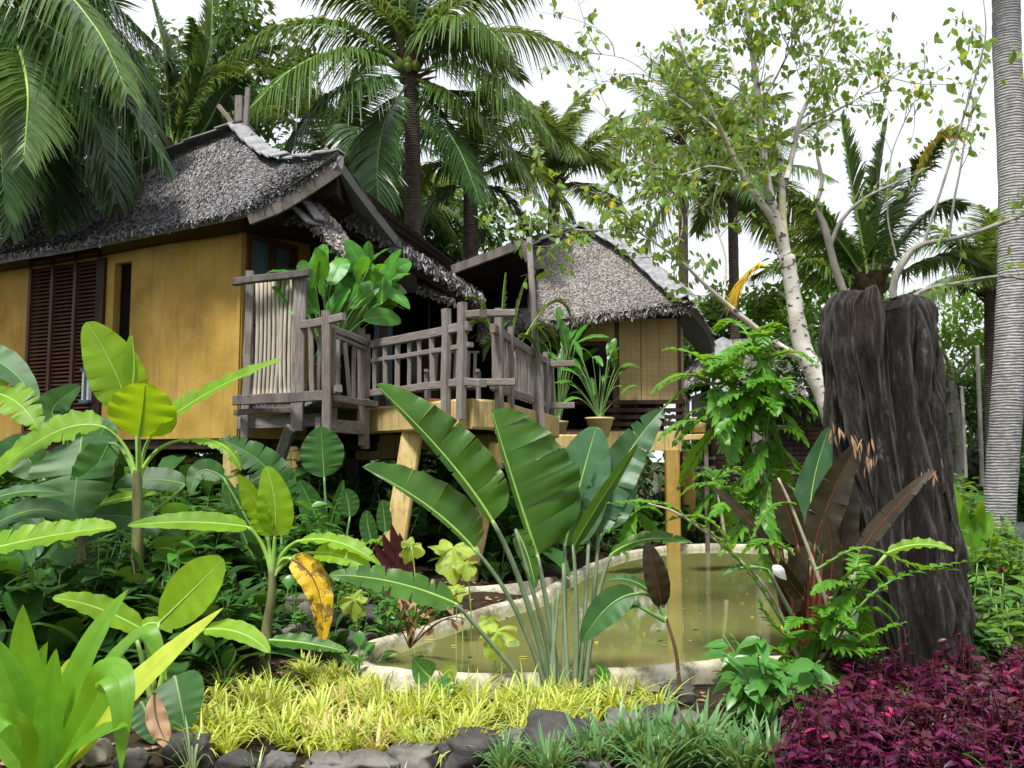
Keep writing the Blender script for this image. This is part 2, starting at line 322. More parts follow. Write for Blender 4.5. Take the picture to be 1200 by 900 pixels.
# barks
a = NT('white_bark'); v = a.coord(); c = a.ramp(a.noise(v, 4, 6), [(.3, (.33, .3, .24)), (.6, (.55, .52, .45)), (.8, (.64, .62, .56))])
sp = a.noise(a.coord('Object', (1, 1, 1.7)), 11, 3, .5); c = a.mix(a.ramp(sp, [(.58, (0,)*3), (.64, (1,)*3)]), c, (.07, .055, .045))
gp = a.noise(v, 1.7, 3); c = a.mix(a.ramp(gp, [(.6, (0,)*3), (.66, (.8,)*3)]), c, (.35, .33, .09)); a.col(c); a.set(Roughness=.8); a.bump(sp, .5, .01); M['white_bark'] = a.m
def palmbark(name, c1, c2, scale):
    a = NT(name); v = a.coord('Object', (.35, .35, 1)); wvt = a.n('TexWave', Scale=scale, Distortion=4, Detail=4, bands_direction='Z'); wvt.inputs['Detail Scale'].default_value = 2; a.l(v, wvt.inputs['Vector'])
    c = a.ramp(wvt.outputs['Fac'], [(0, tuple(x * .35 for x in c1)), (.35, c1), (1, c2)]); c = a.mix(a.ramp(a.noise(a.coord(), 9, 6, .7), [(.3, (.8,)*3), (.6, (0,)*3)]), c, tuple(x * .45 for x in c1)); a.col(c); a.set(Roughness=.85); a.p.inputs['Specular IOR Level'].default_value = .2
    a.bump(wvt.outputs['Fac'], .6, .012); M[name] = a.m
palmbark('palm_bark', (.09, .065, .05), (.2, .16, .13), 7)
palmbark('palm_bark_pale', (.27, .26, .25), (.47, .46, .45), 8)
a = NT('burnt_wood'); v = a.coord('Object', (1, 1, .34)); f = a.noise(v, 15, 10, .78); c = a.ramp(f, [(.36, (.005, .0045, .004)), (.5, (.02, .016, .013)), (.6, (.05, .042, .036)), (.7, (.24, .225, .205))])
gn = a.n('NewGeometry'); c = a.mix(a.ramp(gn.outputs['Pointiness'], [(.515, (0,)*3), (.6, (.7,)*3)]), c, (.15, .135, .12))
c = a.mix(a.ramp(a.noise(a.coord('Object', (1, 1, .4)), 2.2, 5), [(.55, (0,)*3), (.75, (.7,)*3)]), c, (.05, .028, .02)); a.col(c); a.set(Roughness=.75); a.p.inputs['Specular IOR Level'].default_value = .25
fb = a.noise(a.coord('Object', (1, 1, .3)), 18, 10, .8); a.bump(fb, 1, .045); M['burnt_wood'] = a.m
a = NT('window_glass'); a.p.inputs['Base Color'].default_value = (.12, .17, .19, 1); a.set(Roughness=.08); M['window_glass'] = a.m

# ================================================================= ground, pond, road
WZ, RZ = .06, .14
rim_px = [(417,768),(436,752),(480,738),(530,722),(590,706),(632,694),(662,676),(690,662),(735,646),(800,638),(880,638),(940,648),(968,690),(985,740),(965,764),(905,769),(850,772),(790,778),(720,783),(650,787),(580,789),(520,787),(470,784),(432,778)]
RIM = np.array([G(x, y, RZ) for x, y in rim_px])
def resample(pts, n):
    p = bez(list(pts) + [pts[0]], n + 1)[:-1]; return p
RIMC = resample(list(RIM), 150)
def inside(x, y, poly=RIMC):
    c = False; n = len(poly); j = n - 1
    for i in range(n):
        if (poly[i][1] > y) != (poly[j][1] > y) and x < (poly[j][0]-poly[i][0])*(y-poly[i][1])/(poly[j][1]-poly[i][1])+poly[i][0]: c = not c
        j = i
    return c
def sm(x): x = min(1, max(0, x)); return x*x*(3-2*x)
def gz(x, y):
    d = np.min(np.hypot(RIMC[:, 0]-x, RIMC[:, 1]-y))
    if inside(x, y): return -.3 if d > .15 else -.3*d/.15
    z = .16*sm((y-7.5)/3)*sm(d/1.0) + .3*sm((y-12)/5)*sm(d/1.5) + .25*sm((-x-1.6)/2)*sm((y-6)/2.5)
    z += (mnoise.noise(Vector((x*.7, y*.7, 3)))*.06)*sm(d/1.2)
    if x > 4.6 and y > 9: z = z*(1-sm((x-4.6)/1.5)) + .1*sm((x-4.6)/1.5)
    return z
xs = np.unique(np.concatenate([np.linspace(-9, 9, 91), np.array([-400,-120,-50,-28,-18,-13,-11,11,13,18,28,50,120,400])]))
ys = np.unique(np.concatenate([np.linspace(2, 20, 91), np.array([-60,-20,-6,0,22,25,30,40,60,120,300,800])]))
g = np.array([[(x, y, gz(x, y)) for x in xs] for y in ys])
mb = MB(); mb.grid(g); tag(mb.build('ground', M['soil']), kind='structure')
mb = MB(); n = len(RIMC); c0 = RIMC.mean(0); mb.add([(p[0], p[1], WZ) for p in RIMC] + [(c0[0], c0[1], WZ)], [[i, (i+1) % n, n] for i in range(n)])
tag(mb.build('pond_water', M['pond_water']), kind='structure')
def ringwall(curve, zt, zb, t, closed=True):
    mb = MB(); n = len(curve); tan = nz(np.roll(curve, -1, 0) - np.roll(curve, 1, 0)); nr = np.stack([tan[:, 1], -tan[:, 0], 0*tan[:, 0]], 1)
    prof = [(-t/2, zb), (-t/2, zt-.03), (-t/2+.025, zt-.006), (0, zt+.004), (t/2-.03, zt-.008), (t/2, zt-.04), (t/2+.02, zb)]
    rows = []
    for i in range(n):
        k = mnoise.noise(Vector(curve[i]*1.7))*.035; q = mnoise.noise(Vector(curve[i]*4))*.012
        rows.append([curve[i]*V(1, 1, 0) + nr[i]*(o*(1+k*4)) + UP*(z + (k*.3+q if z > zb else 0)) for o, z in prof])
    if closed: rows.append(rows[0])
    mb.grid(np.array(rows)); return mb
one(ringwall(RIMC[::-1], RZ, -.32, .145), 'pond_basin', M['pond_plaster'], 'cream plastered rim wall curving round the muddy pond', 'pond wall')
c = bez([G(520,697,.14), G(560,690,.14), G(610,686,.14), G(650,678,.14)], 24)
one(ringwall(c, .17, -.1, .13, False), 'garden_kerb', M['pond_plaster'], 'short low cream kerb in the planting behind the pond rim', 'kerb')
# road to the right
mb = MB(); rd = [(5.6, 15.5), (30, 13.0), (60, 18), (60, 24), (30, 21), (5.8, 21.5)]
mb.add([(x, y, .16) for x, y in rd] + [(x, y, -.1) for x, y in rd], [[0,1,4,5],[1,2,3,4]]); mb.f[4].append(np.array([[i, (i+1) % 6, (i+1) % 6 + 6, i+6] for i in range(6)])); mb.m[4].append(np.zeros(6, int))
tag(mb.build('road', M['asphalt']), kind='structure')

# ================================================================= houses
class Wall:
    """a vertical plane through pixel columns px0@d0 and px1@d1; u metres along it, n metres towards the viewer"""
    def __init__(s, px0, d0, px1, d1, py=430):
        a, b = P(px0, py, d0), P(px1, py, d1); s.o = a[:2]; s.u = nz((b-a)[:2]); s.L = np.linalg.norm((b-a)[:2])
        s.n = V(s.u[1], -s.u[0])
        if np.dot(s.n, -s.o) < 0: s.n = -s.n
    def at(s, px, py=430):
        r = P(px, py, 10.)[:2] / 10.; A = np.array([[s.u[0], -r[0]], [s.u[1], -r[1]]]); q = np.linalg.solve(A, -s.o); return q[0], q[1]
    def z(s, px, py):
        return Z(py, s.at(px, py)[1])
    def pt(s, u, z, n=0.): q = s.o + s.u*u + s.n*n; return V(q[0], q[1], z)
    def box(s, mb, u0, u1, z0, z1, n0, n1, mat=0):
        lo = [s.pt(u0, z0, n0), s.pt(u1, z0, n0), s.pt(u1, z0, n1), s.pt(u0, z0, n1)]; mb.hexa(lo, [p + UP*(z1-z0) for p in lo], mat)
    def pbox(s, mb, px0, px1, py0, py1, n0, n1, mat=0):
        u0, u1 = s.at(px0, py0)[0], s.at(px1, py0)[0]; s.box(mb, u0, u1, s.z(px0, py1), s.z(px0, py0), n0, n1, mat)

def roofslab(mb, top, eave, sag=.12, th=.1, nu=40, nv=16, mat=0):
    T = bez(top, nu); E = bez(eave, nu); g = []
    for j in range(nv):
        t = j/(nv-1); g.append(T*(1-t) + E*t - UP*sag*4*t*(1-t)*.5)
    g = np.array(g)
    du = np.gradient(g, axis=1); dv = np.gradient(g, axis=0); nr = nz(np.cross(du, dv)); nr *= np.sign(nr[..., 2:3] + 1e-9)
    mb.grid(g, mat); mb.grid(g - nr*th, mat)
    for e in (g[0], g[-1]):
        k = nr[0] if e is g[0] else nr[-1]; mb.grid(np.array([e, e-k*th]), mat)
    for c in (0, -1): mb.grid(np.array([g[:, c], g[:, c]-nr[:, c]*th]), mat)
    return g, nr
def flakes(mb, g, nr, n, L=.13, W=.055, lift=.012, mat=0, rows=26):
    nv, nu = g.shape[:2]; a = (np.floor(rng.random(n)*rows) + rng.random(n)*.55)/rows*(nv-1.02); b = rng.random(n)*(nu-1.02)
    i, j = a.astype(int), b.astype(int); fa, fb = (a-i)[:, None], (b-j)[:, None]
    p = g[i, j]*(1-fa)*(1-fb) + g[i+1, j]*fa*(1-fb) + g[i, j+1]*(1-fa)*fb + g[i+1, j+1]*fa*fb
    m = nr[i, j]; dv = nz(g[i+1, j]-g[i, j])
    d = nz(dv + m*rng.normal(.06, .05, (n, 1)) + rng.normal(0, .11, (n, 3))); m = nz(m + rng.normal(0, .14, (n, 3)))
    mb.leaves(p + m*lift, d, m, L*rng.uniform(.6, 1.3, n), W*rng.uniform(.5, 1.4, n), 0.02, 1, .15, mat)
def fringe(mb, edge, n, L=.12, W=.05, mat=0, out=None):
    t = rng.random(n)*(len(edge)-1.01); i = t.astype(int); f = (t-i)[:, None]; p = edge[i]*(1-f) + edge[i+1]*f
    d = V(0, 0, -1) + rng.normal(0, .35, (n, 3)) + (0 if out is None else np.asarray(out)*.5)
    mb.leaves(p + rng.normal(0, .02, (n, 3)), d, rng.normal(0, 1, (n, 3)), L*rng.uniform(.4, 1.3, n), W*rng.uniform(.5, 1.3, n), 0, 1, .1, mat)
def ridgecaps(parent, pts, n, w=.26, name='ridge_cap', gap=.9):
    c = bez(pts, n+1)
    for i in range(n):
        mb = MB(); a, b = c[i], c[i] + (c[i+1]-c[i])*1.12; t = nz(b-a); s = nz(np.cross(t, UP)); k = UP*(.075 + .02*(i % 2))
        for sg in (1, -1):
            e = s*sg*w - UP*w*.45
            lo = [a+k, b+k*.8, b+k*.8+e, a+k+e]; mb.hexa(lo, [q+UP*.02 for q in lo])
        mb.build(name, M['ridge_tile'], parent, False)

# ---------------- left house
WA = Wall(282, 11.7, 0, 13.9)
HA = thing('thatched_house', 'ochre stilt house with steep grey thatched roof and brown louvred shutters at left', 'house', tuple(WA.pt(0, 0)))
zt, zb = 4.86, WA.z(282, 513)
mb = MB()
def seg(px0, px1, z0, z1, n0=-.16, n1=0.): WA.box(mb, WA.at(px0)[0], WA.at(px1)[0], z0, z1, n0, n1)
uend = WA.at(-130)[0]
seg(282, 150, zb, zt); seg(130, 121, zb, zt); WA.box(mb, WA.at(31)[0], uend, zb, zt, -.16, 0)
seg(150, 130, zb, 2.3, -.16, -.002); seg(121, 31, zb, 2.0, -.16, -.002); seg(150, 130, 4.45, zt, -.16, -.003); seg(121, 31, 4.55, zt, -.16, -.003)
# return wall to the right and the rest of the box
WR = Wall(282, 11.7, 342, 12.6); WR.n = -WR.n if WR.n[0] < 0 else WR.n
u0w, u1w = WR.at(285)[0], WR.at(345)[0]
WR.box(mb, 0, u0w, zb, zt+.06, -.16, 0); WR.box(mb, u0w, u1w, 4.66, zt+.14, -.16, -.002); WR.box(mb, u1w, u1w+.3, zb, zt+.2, -.16, 0); WR.box(mb, u0w, u1w, zb, 2.3, -.16, -.003)
bk = [WR.pt(4.6, 0), WR.pt(4.6, 0) + (WA.pt(uend, 0)-WA.pt(0, 0))]
mb.beam(bk[0]+UP*(zb+zt)/2, bk[1]+UP*(zb+zt)/2, .16, zt-zb)
mb.beam(WA.pt(uend, (zb+zt)/2), bk[1]+UP*(zb+zt)/2, .16, zt-zb)
mb.build('wall', M['ochre_wall'], HA, False)
mb = MB(); WR.box(mb, u1w+.302, 4.6, zb, zt+.22, -.17, .02); mb.build('shaded_wall', M['shade_black'], HA, False)  # side wall carried on in near-black, its shade put into the colour
mb = MB(); WA.box(mb, .01, .075, zb-.01, zt-.05, 0, .03); mb.build('corner_trim', M['ochre_wall'], HA, False)
mb = MB(); lo = [WA.pt(.02, zb-.14, -.05), WA.pt(uend, zb-.14, -.05), bk[1]*V(1, 1, 0)+UP*(zb-.14), bk[0]*V(1, 1, 0)+UP*(zb-.14)]; mb.hexa(lo, [p+UP*.13 for p in lo]); mb.build('floor_slab', M['dark_wood'], HA, False)
mb = MB(); lo = [WA.pt(.2, zb+.02, -.9), WA.pt(uend-.2, zb+.02, -.9), WA.pt(uend-.2, zb+.02, -.86), WA.pt(.2, zb+.02, -.86)]; mb.hexa(lo, [p+UP*(zt-zb-.1) for p in lo]); mb.build('inner_wall', M['shade_black'], HA, False)
# louvred shutter
def shutter(wall, px0, px1, py0, py1, nslat, parent, mat='red_brown_wood', z0=None):
    u0, u1 = wall.at(px0)[0], wall.at(px1)[0]; z1 = wall.z((px0+px1)/2, py0); z0 = z0 or wall.z((px0+px1)/2, py1)
    f = MB(); 
    for a in np.linspace(u0, u1, 4): wall.box(f, a-.03, a+.03, z0, z1, -.05, .015)
    for zz in (z0, z1): wall.box(f, u0+.03, u1-.03, zz-.05, zz+.05, -.04, .012)
    fr = f.build('shutter', M[mat], parent, False); s = MB()
    for i in range(nslat):
        z = z0+.05 + (z1-z0-.1)*(i+.5)/nslat; h = (z1-z0)/nslat*.55
        a, b = wall.pt(u0, z, -.03), wall.pt(u1, z, -.03); s.beam(a, b, .045, .012, 0, nz(UP*1 + np.append(wall.n, 0)*1.2), .002)
    s.build('louvre', M[mat], fr, False); return fr
shutter(WA, 112, 31, 298, 560, 44, HA, z0=2.0)
mb = MB(); WA.box(mb, WA.at(121)[0]-.0, WA.at(112)[0], 2.0, 4.55, -.1, .05); mb.build('door_frame', M['dark_wood'], HA, False)
mb = MB(); WA.box(mb, WA.at(150)[0], WA.at(130)[0], 2.3, 4.45, -.14, -.12); mb.build('window', M['shade_black'], HA, False)  # black panel closes the slot, painted as the dark inside
# side casement with dusty glass
fr = MB()
for a in (u0w+.04, u0w+.06+(u1w-u0w)*.45, u1w-.05): WR.box(fr, a-.04, a+.04, 2.3, 4.66, -.1, .03)
for z in (2.34, 3.1, 4.62): WR.box(fr, u0w+.08, u1w-.09, z-.035, z+.035, -.09, .025)
wf = fr.build('window', M['red_brown_wood'], HA, False)
g_ = MB(); WR.box(g_, u0w+.05, u1w-.05, 2.35, 4.6, -.06, -.045); g_.build('pane', M['teal_paint'], wf, False)
# roof
top = [P(-80,297,17.2), P(0,281,16.2), P(60,250,15.4), P(145,212,14.6), P(200,184,13.9), P(283,152,13.0), P(312,180,12.7), P(337,190,12.4), P(365,187,11.9), P(395,181,11.25)]
eav = [P(-80,322,14.9), P(0,301,13.3), P(60,291,12.75), P(120,280,12.3), P(180,268,11.85), P(250,254,11.2), P(290,244,11.0), P(325,230,10.98), P(362,207,11.05), P(396,184,11.2)]
mb = MB(); gA, nA = roofslab(mb, top, eav, .18, .1, 60, 22); flakes(mb, gA, nA, 80000, .068, .03, rows=84); fringe(mb, gA[-1], 2400, .05, .03)
back = [p + V(1.6, 3.4, -1.7) for p in top[:6]] + [p + V(1.2, 2.4, -1.3) for p in top[6:]]
gB, nB = roofslab(mb, top, back, .15, .1, 40, 8); flakes(mb, gB, nB, 5000, .16, .06)
rfA = mb.build('roof', [M['thatch']], HA, False)
ridgecaps(rfA, [p+UP*.05 for p in top[1:6]], 18, .2); ridgecaps(rfA, [p+UP*.05 for p in top[5:8]], 10, .27); ridgecaps(rfA, top[7:], 5, .1)
mb = MB(); e = bez(eav[6:], 12); 
for i in range(11): mb.beam(e[i]+V(.02, 0, -.14), e[i+1]+V(.02, 0, -.14), .05, .16)
mb.build('fascia', M['grey_wood_dark'], HA, False)
mb = MB(); tp = P(393, 190, 11.3); mb.hexa([tp+V(-.3,.1,-.42), tp+V(.02,.05,-.42), tp+V(.02,.75,-.42), tp+V(-.3,.7,-.42)], [tp+V(-.3,.1,-.2), tp+V(.02,.05,-.05), tp+V(.02,.75,-.05), tp+V(-.3,.7,-.1)]); mb.build('gable_board', M['dark_wood'], HA, False)
mb = MB()     # dark ceiling boards under the thatch
for k, o in ((0, 1),):
    E = bez(eav, 30) + V(0, .35, -.1); B = E*V(1, 1, 0) + V(1.4, 4.4, 0) + UP*5.0; mb.grid(np.array([E, B]))
mb.build('ceiling', M['dark_wood'], HA, False)
ap = P(283, 152, 13.0)
for nm, a, b, ww in (('finial', V(-.04, 0, -.05), V(-.05, 0, .52), .11), ('finial', V(.08, -.06, .02), V(.1, -.06, .62), .07), ('finial', V(-.1, .05, .05), V(-.42, .2, .45), .05)):
    mb = MB(); mb.beam(ap+a, ap+b, ww, .06, end=.003); mb.build(nm, M['grey_wood'], HA, False)
# stilts under the left house
for px, pyb, d in ((275, 690, 11.9), (347, 700, 12.6), (60, 690, 13.6), (368, 640, 15.2), (190, 640, 15.5)):
    mb = MB(); p = P(px, 520, d); mb.beam(V(p[0], d, gz(p[0], d)-.2), V(p[0], d, zb-.1), .24, .24); mb.build('stilt', M['yellow_concrete'], HA, False)
mb = MB(); mb.beam(P(200, 545, 13.4), P(372, 545, 13.4), .2, .22); mb.beam(P(372, 532, 14.6), P(470, 531, 14.6), .2, .2); mb.build('ground_beam', M['yellow_concrete'], HA, False)
# small unlit sign box at the wall
b_ = MB(); q = P(107, 449, 12.35); WA.box(b_, WA.at(111, 449)[0], WA.at(103, 449)[0], q[2]-.2, q[2]+.22, .02, .1, 0)
mbx = thing('wall_sign_box', 'small white and blue sign box fixed low on the ochre wall', 'sign box', tuple(q))
b_.build('glass', M['white_thing'], mbx, False)
b_ = MB(); WA.box(b_, WA.at(112, 449)[0], WA.at(102, 449)[0], q[2]+.221, q[2]+.26, .0, .13); WA.box(b_, WA.at(112, 449)[0], WA.at(102, 449)[0], q[2]-.24, q[2]-.201, .0, .13); WA.box(b_, WA.at(108.5, 449)[0], WA.at(106.5, 449)[0], q[2]-.2, q[2]+.22, .1, .12); b_.build('frame', M['teal_paint'], mbx, False)

# ---------------- veranda roof sweeping down to the right
VR = thing('veranda_roof', 'long thatched veranda roof sloping down right from under the left roof', 'roof', tuple(P(470, 280, 12.5)*V(1, 1, 0)))
ft = [P(366,212,12.3), P(400,240,12.35), P(440,266,12.5), P(500,303,12.8), P(563,343,13.1)]
bt = [p + V(-.3, 4.6, .25) for p in ft]
mb = MB(); gV, nV = roofslab(mb, bt, ft, -.05, .14, 40, 10); flakes(mb, gV, nV, 12000, .1, .035, rows=60); fringe(mb, gV[-1]-UP*.02, 1800, .1, .04); fringe(mb, gV[-1]-UP*.1, 900, .1, .04); fringe(mb, gV[:, -1], 400, .14, .05)
mb.build('thatch', M['thatch'], VR, False)
mb = MB()
for i in range(4): mb.beam(ft[i]+V(-.02,.14,-.22), ft[i+1]+V(-.02,.14,-.22), .06, .13)
mb.build('fascia', M['dark_wood'], VR, False)
mb = MB()
for k in range(9):
    a = gV[-1][int(3+k*4)]; b = gV[0][int(3+k*4)]; mb.beam(a+V(0,.25,-.2), b-UP*.2, .06, .1)
mb.build('rafter', M['dark_wood'], VR, False)
mb = MB(); cg = np.array([gV[-1]+V(0, .16, -.16), gV[0]-UP*.15]); mb.grid(cg); mb.build('ceiling', M['shade_black'], VR, False)  # black sheet paints the shaded underside of the roof
# small hipped thatch under the gable with its ridge board
top2 = [P(333,240,11.9), P(352,226,11.75), P(372,238,11.6), P(398,265,11.5), P(412,288,11.45)]
e2 = [P(327,252,11.6), P(350,252,11.45), P(370,262,11.35), P(392,283,11.3), P(411,299,11.25)]
mb = MB(); g2, n2 = roofslab(mb, top2, e2, 0, .07, 16, 6); flakes(mb, g2, n2, 1600, .13, .05); fringe(mb, g2[-1], 500, .1, .04)
e3 = [p+V(-.1, 1.6, -.3) for p in top2]; g3, n3 = roofslab(mb, top2, e3, 0, .07, 16, 5); flakes(mb, g3, n3, 600)
mb.build('small_hip', M['thatch_brown'], VR, False)
mb = MB(); mb.beam(P(343,238,11.5), P(368,262,11.2), .24, .03); mb.beam(P(358,235,11.45), P(376,258,11.25), .18, .03); mb.build('ridge_cap', M['ridge_tile'], VR, False)
mb = MB(); t4 = [P(490,322,13.6), P(532,345,13.4)]; e4 = [P(490,336,13.2), P(531,352,13.0)]; g4, n4 = roofslab(mb, t4, e4, 0, .06, 12, 5); flakes(mb, g4, n4, 500); fringe(mb, g4[-1], 250, .08, .04); mb.build('small_hip', M['thatch_brown'], VR, False)
for px, d in ((533, 15.5), (372, 16.2), (492, 16.2)):
    mb = MB(); p = P(px, 380, d); mb.beam(V(p[0], d, 2.3), V(p[0], d, 4.35), .14, .14); mb.build('post', M['dark_wood'], VR, False)

# ---------------- open room under the veranda roof
DZ = 2.28
RM = thing('veranda_room', 'dark timber veranda room with teal framed doors behind the deck railing', 'building', (-2, 16, DZ))
mb = MB(); mb.box(-4.2, .6, 16.6, 16.75, DZ, 5.2); mb.box(-4.3, -4.15, 13.2, 16.6, DZ, 5.2); mb.build('wall', M['shade_black'], RM, False)  # room walls near-black, the dim interior is in their colour
mb = MB()
for k in range(11): mb.beam(V(-2.1, 15.62-k*.0, DZ+.1+k*.13), V(-1.25, 15.6, DZ+.1+k*.13), .02, .125, 0, UP)
mb.build('lapped_boards', M['lap_board'], RM, False)
for px in (441, 456):
    mb = MB(); p = P(px, 440, 14.2); mb.box(p[0]-.045, p[0]+.045, p[1]-.03, p[1]+.03, DZ, 4.2); mb.build('door_frame', M['teal_paint'], RM, False)
mb = MB(); p = P(449, 440, 14.2); mb.box(p[0]-.06, p[0]+.06, p[1]-.01, p[1]+.01, DZ, 4.2); mb.build('door', M['red_brown_wood'], RM, False)
mb = MB(); p = P(485, 370, 15.0); q = P(485, 440, 15.0); mb.beam(q-UP*.3, V(p[0], p[1], 3.75), .14, .14); mb.build('post', M['grey_wood_dark'], RM, False)

# ---------------- raised deck with yellow ring beam
DK = thing('raised_deck', 'raised deck on pale yellow beams and slanting yellow struts above the pond', 'deck', (-.6, 11, 0))
A0, A1, A2, A3 = P(425,500,11.9), P(547,478,9.85), P(575,478,10.1), P(648,500,13.9)
A0, A1, A2, A3 = [V(p[0], p[1], 0) for p in (A0, A1, A2, A3)]
zt_ = DZ; bh = .33
segs = [(A0, A1), (A1, A2), (A2, A3)]
for a, b in segs:
    mb = MB(); mb.beam(a+UP*(zt_-bh/2), b+UP*(zt_-bh/2), .2, bh, end=.004); mb.build('beam', M['yellow_concrete'], DK, False)
mb = MB(); poly = [A0+V(.1,.15,0), A1+V(0,.2,0), A2+V(-.1,.2,0), A3+V(-.15,0,0), V(1.0,17.5,0), V(-4.1,17.5,0), V(-4.1,13.3,0)]
mb.hexa([p+UP*(zt_-.12) for p in poly], [p+UP*(zt_-.01) for p in poly]); mb.build('floor', M['grey_wood_dark'], DK, False)
for a, b, wd in ((P(484,508,11.0), P(455,632,10.6), .25), (P(583,520,10.9), P(548,650,11.1), .2)):
    a = V(a[0], a[1], zt_-bh+.02) if wd > .22 else a
    mb = MB(); b[2] = gz(b[0], b[1])-.1; mb.beam(a, b, wd, .2, 0, V(0, 1, 0)); mb.build('strut', M['yellow_concrete'], DK, False)
mb = MB(); mb.beam(V(-3.6, 14.6, 1.9), V(1.2, 14.6, 1.9), .2, .25); mb.build('beam', M['yellow_concrete'], DK, False)
for x, y in ((-.9, 14.6), (.9, 14.6), (-2.6, 14.6)):
    mb = MB(); mb.beam(V(x, y, 0), V(x, y, 1.78), .2, .2); mb.build('stilt', M['grey_wood_dark'], DK, False)

def rail_run(parent, a, b, z_top, z_mid, z_bot, nbal, posts, th=.055, balmat='grey_wood', over=.12, ends=(.0, .0)):
    """a, b: ends on plan; posts: list of (fraction, z0, z1, thickness)"""
    a = a*V(1, 1, 0); b = b*V(1, 1, 0); t = nz(b-a); nr = V(t[1], -t[0], 0); nr = nr if np.dot(nr, -a) > 0 else -nr
    for z, h, off in ((z_top, .1, .02), (z_mid, .055, 0), (z_bot, .085, .02)):
        if z is None: continue
        mb = MB(); mb.beam(a-t*(over+ends[0])+UP*(z+random.uniform(-.01,.01))+nr*off, b+t*(over+ends[1])+UP*(z+random.uniform(-.01,.01))+nr*off, .06, h, end=.006); mb.build('rail', M['grey_wood'], parent, False)
    for i in range(nbal):
        f = (i+.5+random.uniform(-.12, .12))/nbal; mb = MB(); c = a+(b-a)*f
        mb.beam(c+UP*(z_bot-.05), c+UP*(z_top-.02)+V(random.uniform(-.02,.02), 0, 0), random.uniform(.045, .065), .03, end=.003); mb.build('baluster', M[balmat], parent, False)
    for f, z0, z1, w_ in posts:
        mb = MB(); c = a+(b-a)*f + nr*.05; mb.beam(c+UP*z0, c+UP*z1+V(random.uniform(-.02,.02), random.uniform(-.02,.02), 0), w_, w_*.8, 0, nr, .008); mb.build('post', M['grey_wood'], parent, False)
RC = thing('deck_railing', 'weathered grey timber railing round the raised deck corner', 'railing', tuple(A1))
ztp, zmd, zbt = 3.07, 2.93, 2.42
c0 = P(434,400,11.35); c1 = P(545,385,9.75); c2 = P(562,385,9.72); c3 = P(643,425,13.6); c2b = P(578,385,9.95)
rail_run(RC, c0, c1, ztp, 2.86, 2.45, 8, [(.0, 1.75, 3.2, .1), (.86, 1.95, 3.3, .1), (1.0, 2.05, 3.33, .1)])
rail_run(RC, c1, c1+(c0-c1)*.8, None, 2.56, 2.2, 0, [], ) if False else None
rail_run(RC, c2b, c3, ztp, None, 2.43, 17, [(.03, 1.9, 3.32, .11), (.2, 1.85, 3.2, .09), (.62, 1.8, 3.2, .09), (.88, 1.9, 3.2, .09), (1.02, 1.9, 3.15, .08)], ends=(.0, .15))
for z, l in ((3.17, .0), (2.43, .0)):
    mb = MB(); mb.beam(P(556, 400, 9.5)*V(1,1,0)+UP*z, P(604, 400, 9.45)*V(1,1,0)+UP*z, .08, .075, end=.004); mb.beam(P(548, 400, 9.75)*V(1,1,0)+UP*(z+.03), P(566, 400, 9.35)*V(1,1,0)+UP*(z-.02), .09, .08, end=.004); mb.build('rail', M['grey_wood'], RC, False)
for z in (3.05, 2.42):
    mb = MB(); q = P(640, 400, 13.45)*V(1,1,0)+UP*z; mb.beam(q, q+V(.42, -.05, .01), .08, .09); mb.build('rail', M['grey_wood'], RC, False)
# little balcony at the house corner with bamboo screen
BL = thing('corner_balcony', 'small grey balcony with upright bamboo screen at the ochre wall corner', 'balcony', tuple(P(330, 470, 11)*V(1,1,0)))
s0, s1 = P(292,400,11.15)*V(1,1,0), P(350,400,10.75)*V(1,1,0); b1 = P(386,400,10.35)*V(1,1,0); b2 = P(428,400,11.3)*V(1,1,0)
BZ = Z(468, 10.9)
for c, w_, z0, z1 in ((s0, .1, Z(513, 11.1), Z(318, 11.1)), (s1+V(.02,0,0), .15, Z(505, 10.8), Z(322, 10.8))):
    mb = MB(); mb.beam(c+V(0,-.06,z0), c+V(.01,-.06,z1), w_, .09, 0, V(0,1,0), .01); mb.build('post', M['grey_wood'], BL, False)
for i in range(11):
    f = (i+.8)/11.8; c = s0+(s1-s0)*f; mb = MB(); k = random.uniform(-.015, .015)
    mb.tube(bez([c+UP*(BZ-.02)+V(k,0,0), c+V(-k,0,(BZ+Z(335,11))/2), c+V(k,0,Z(326+random.uniform(0,5),11))], 9), .024*random.uniform(.8,1.15), 7, 0, .06); mb.build('bamboo_pole', M['bamboo'], BL)
for p0, p1, h, th in (((278,333,11.1),(366,322,10.65),.09,.09), ((278,470,11.0),(388,464,10.35),.12,.07), ((279,484,11.1),(352,481,10.8),.07,.06)):
    a_, b_ = P(*p0), P(*p1); mb = MB(); mb.beam(a_+V(0,-.12,0), b_+V(0,-.12,0), th, h, end=.008); mb.build('rail', M['grey_wood_dark'], BL, False)
mb = MB(); mb.beam(P(288,400,11.25)*V(1,1,0)+UP*3.3, P(352,400,10.85)*V(1,1,0)+UP*3.3, .03, .04); mb.build('rail', M['dark_wood'], BL, False)
for p0, p1, h in (((280,496,11.3),(376,492,10.9),.16), ((372,497,10.45),(425,502,11.2),.16), ((388,466,10.3),(440,474,11.4),.08), ((352,381,10.7),(384,376,10.2),.1), ((378,380,10.3),(436,405,11.4),.08), ((371,379,10.25),(403,371,10.05),.09), ((385,392,10.45),(430,410,11.3),.045), ((360,473,10.7),(398,455,10.2),.09)):
    a_, b_ = P(*p0), P(*p1); mb = MB(); mb.beam(a_, b_, .07, h, end=.006); mb.build('rail', M['grey_wood'], BL, False)
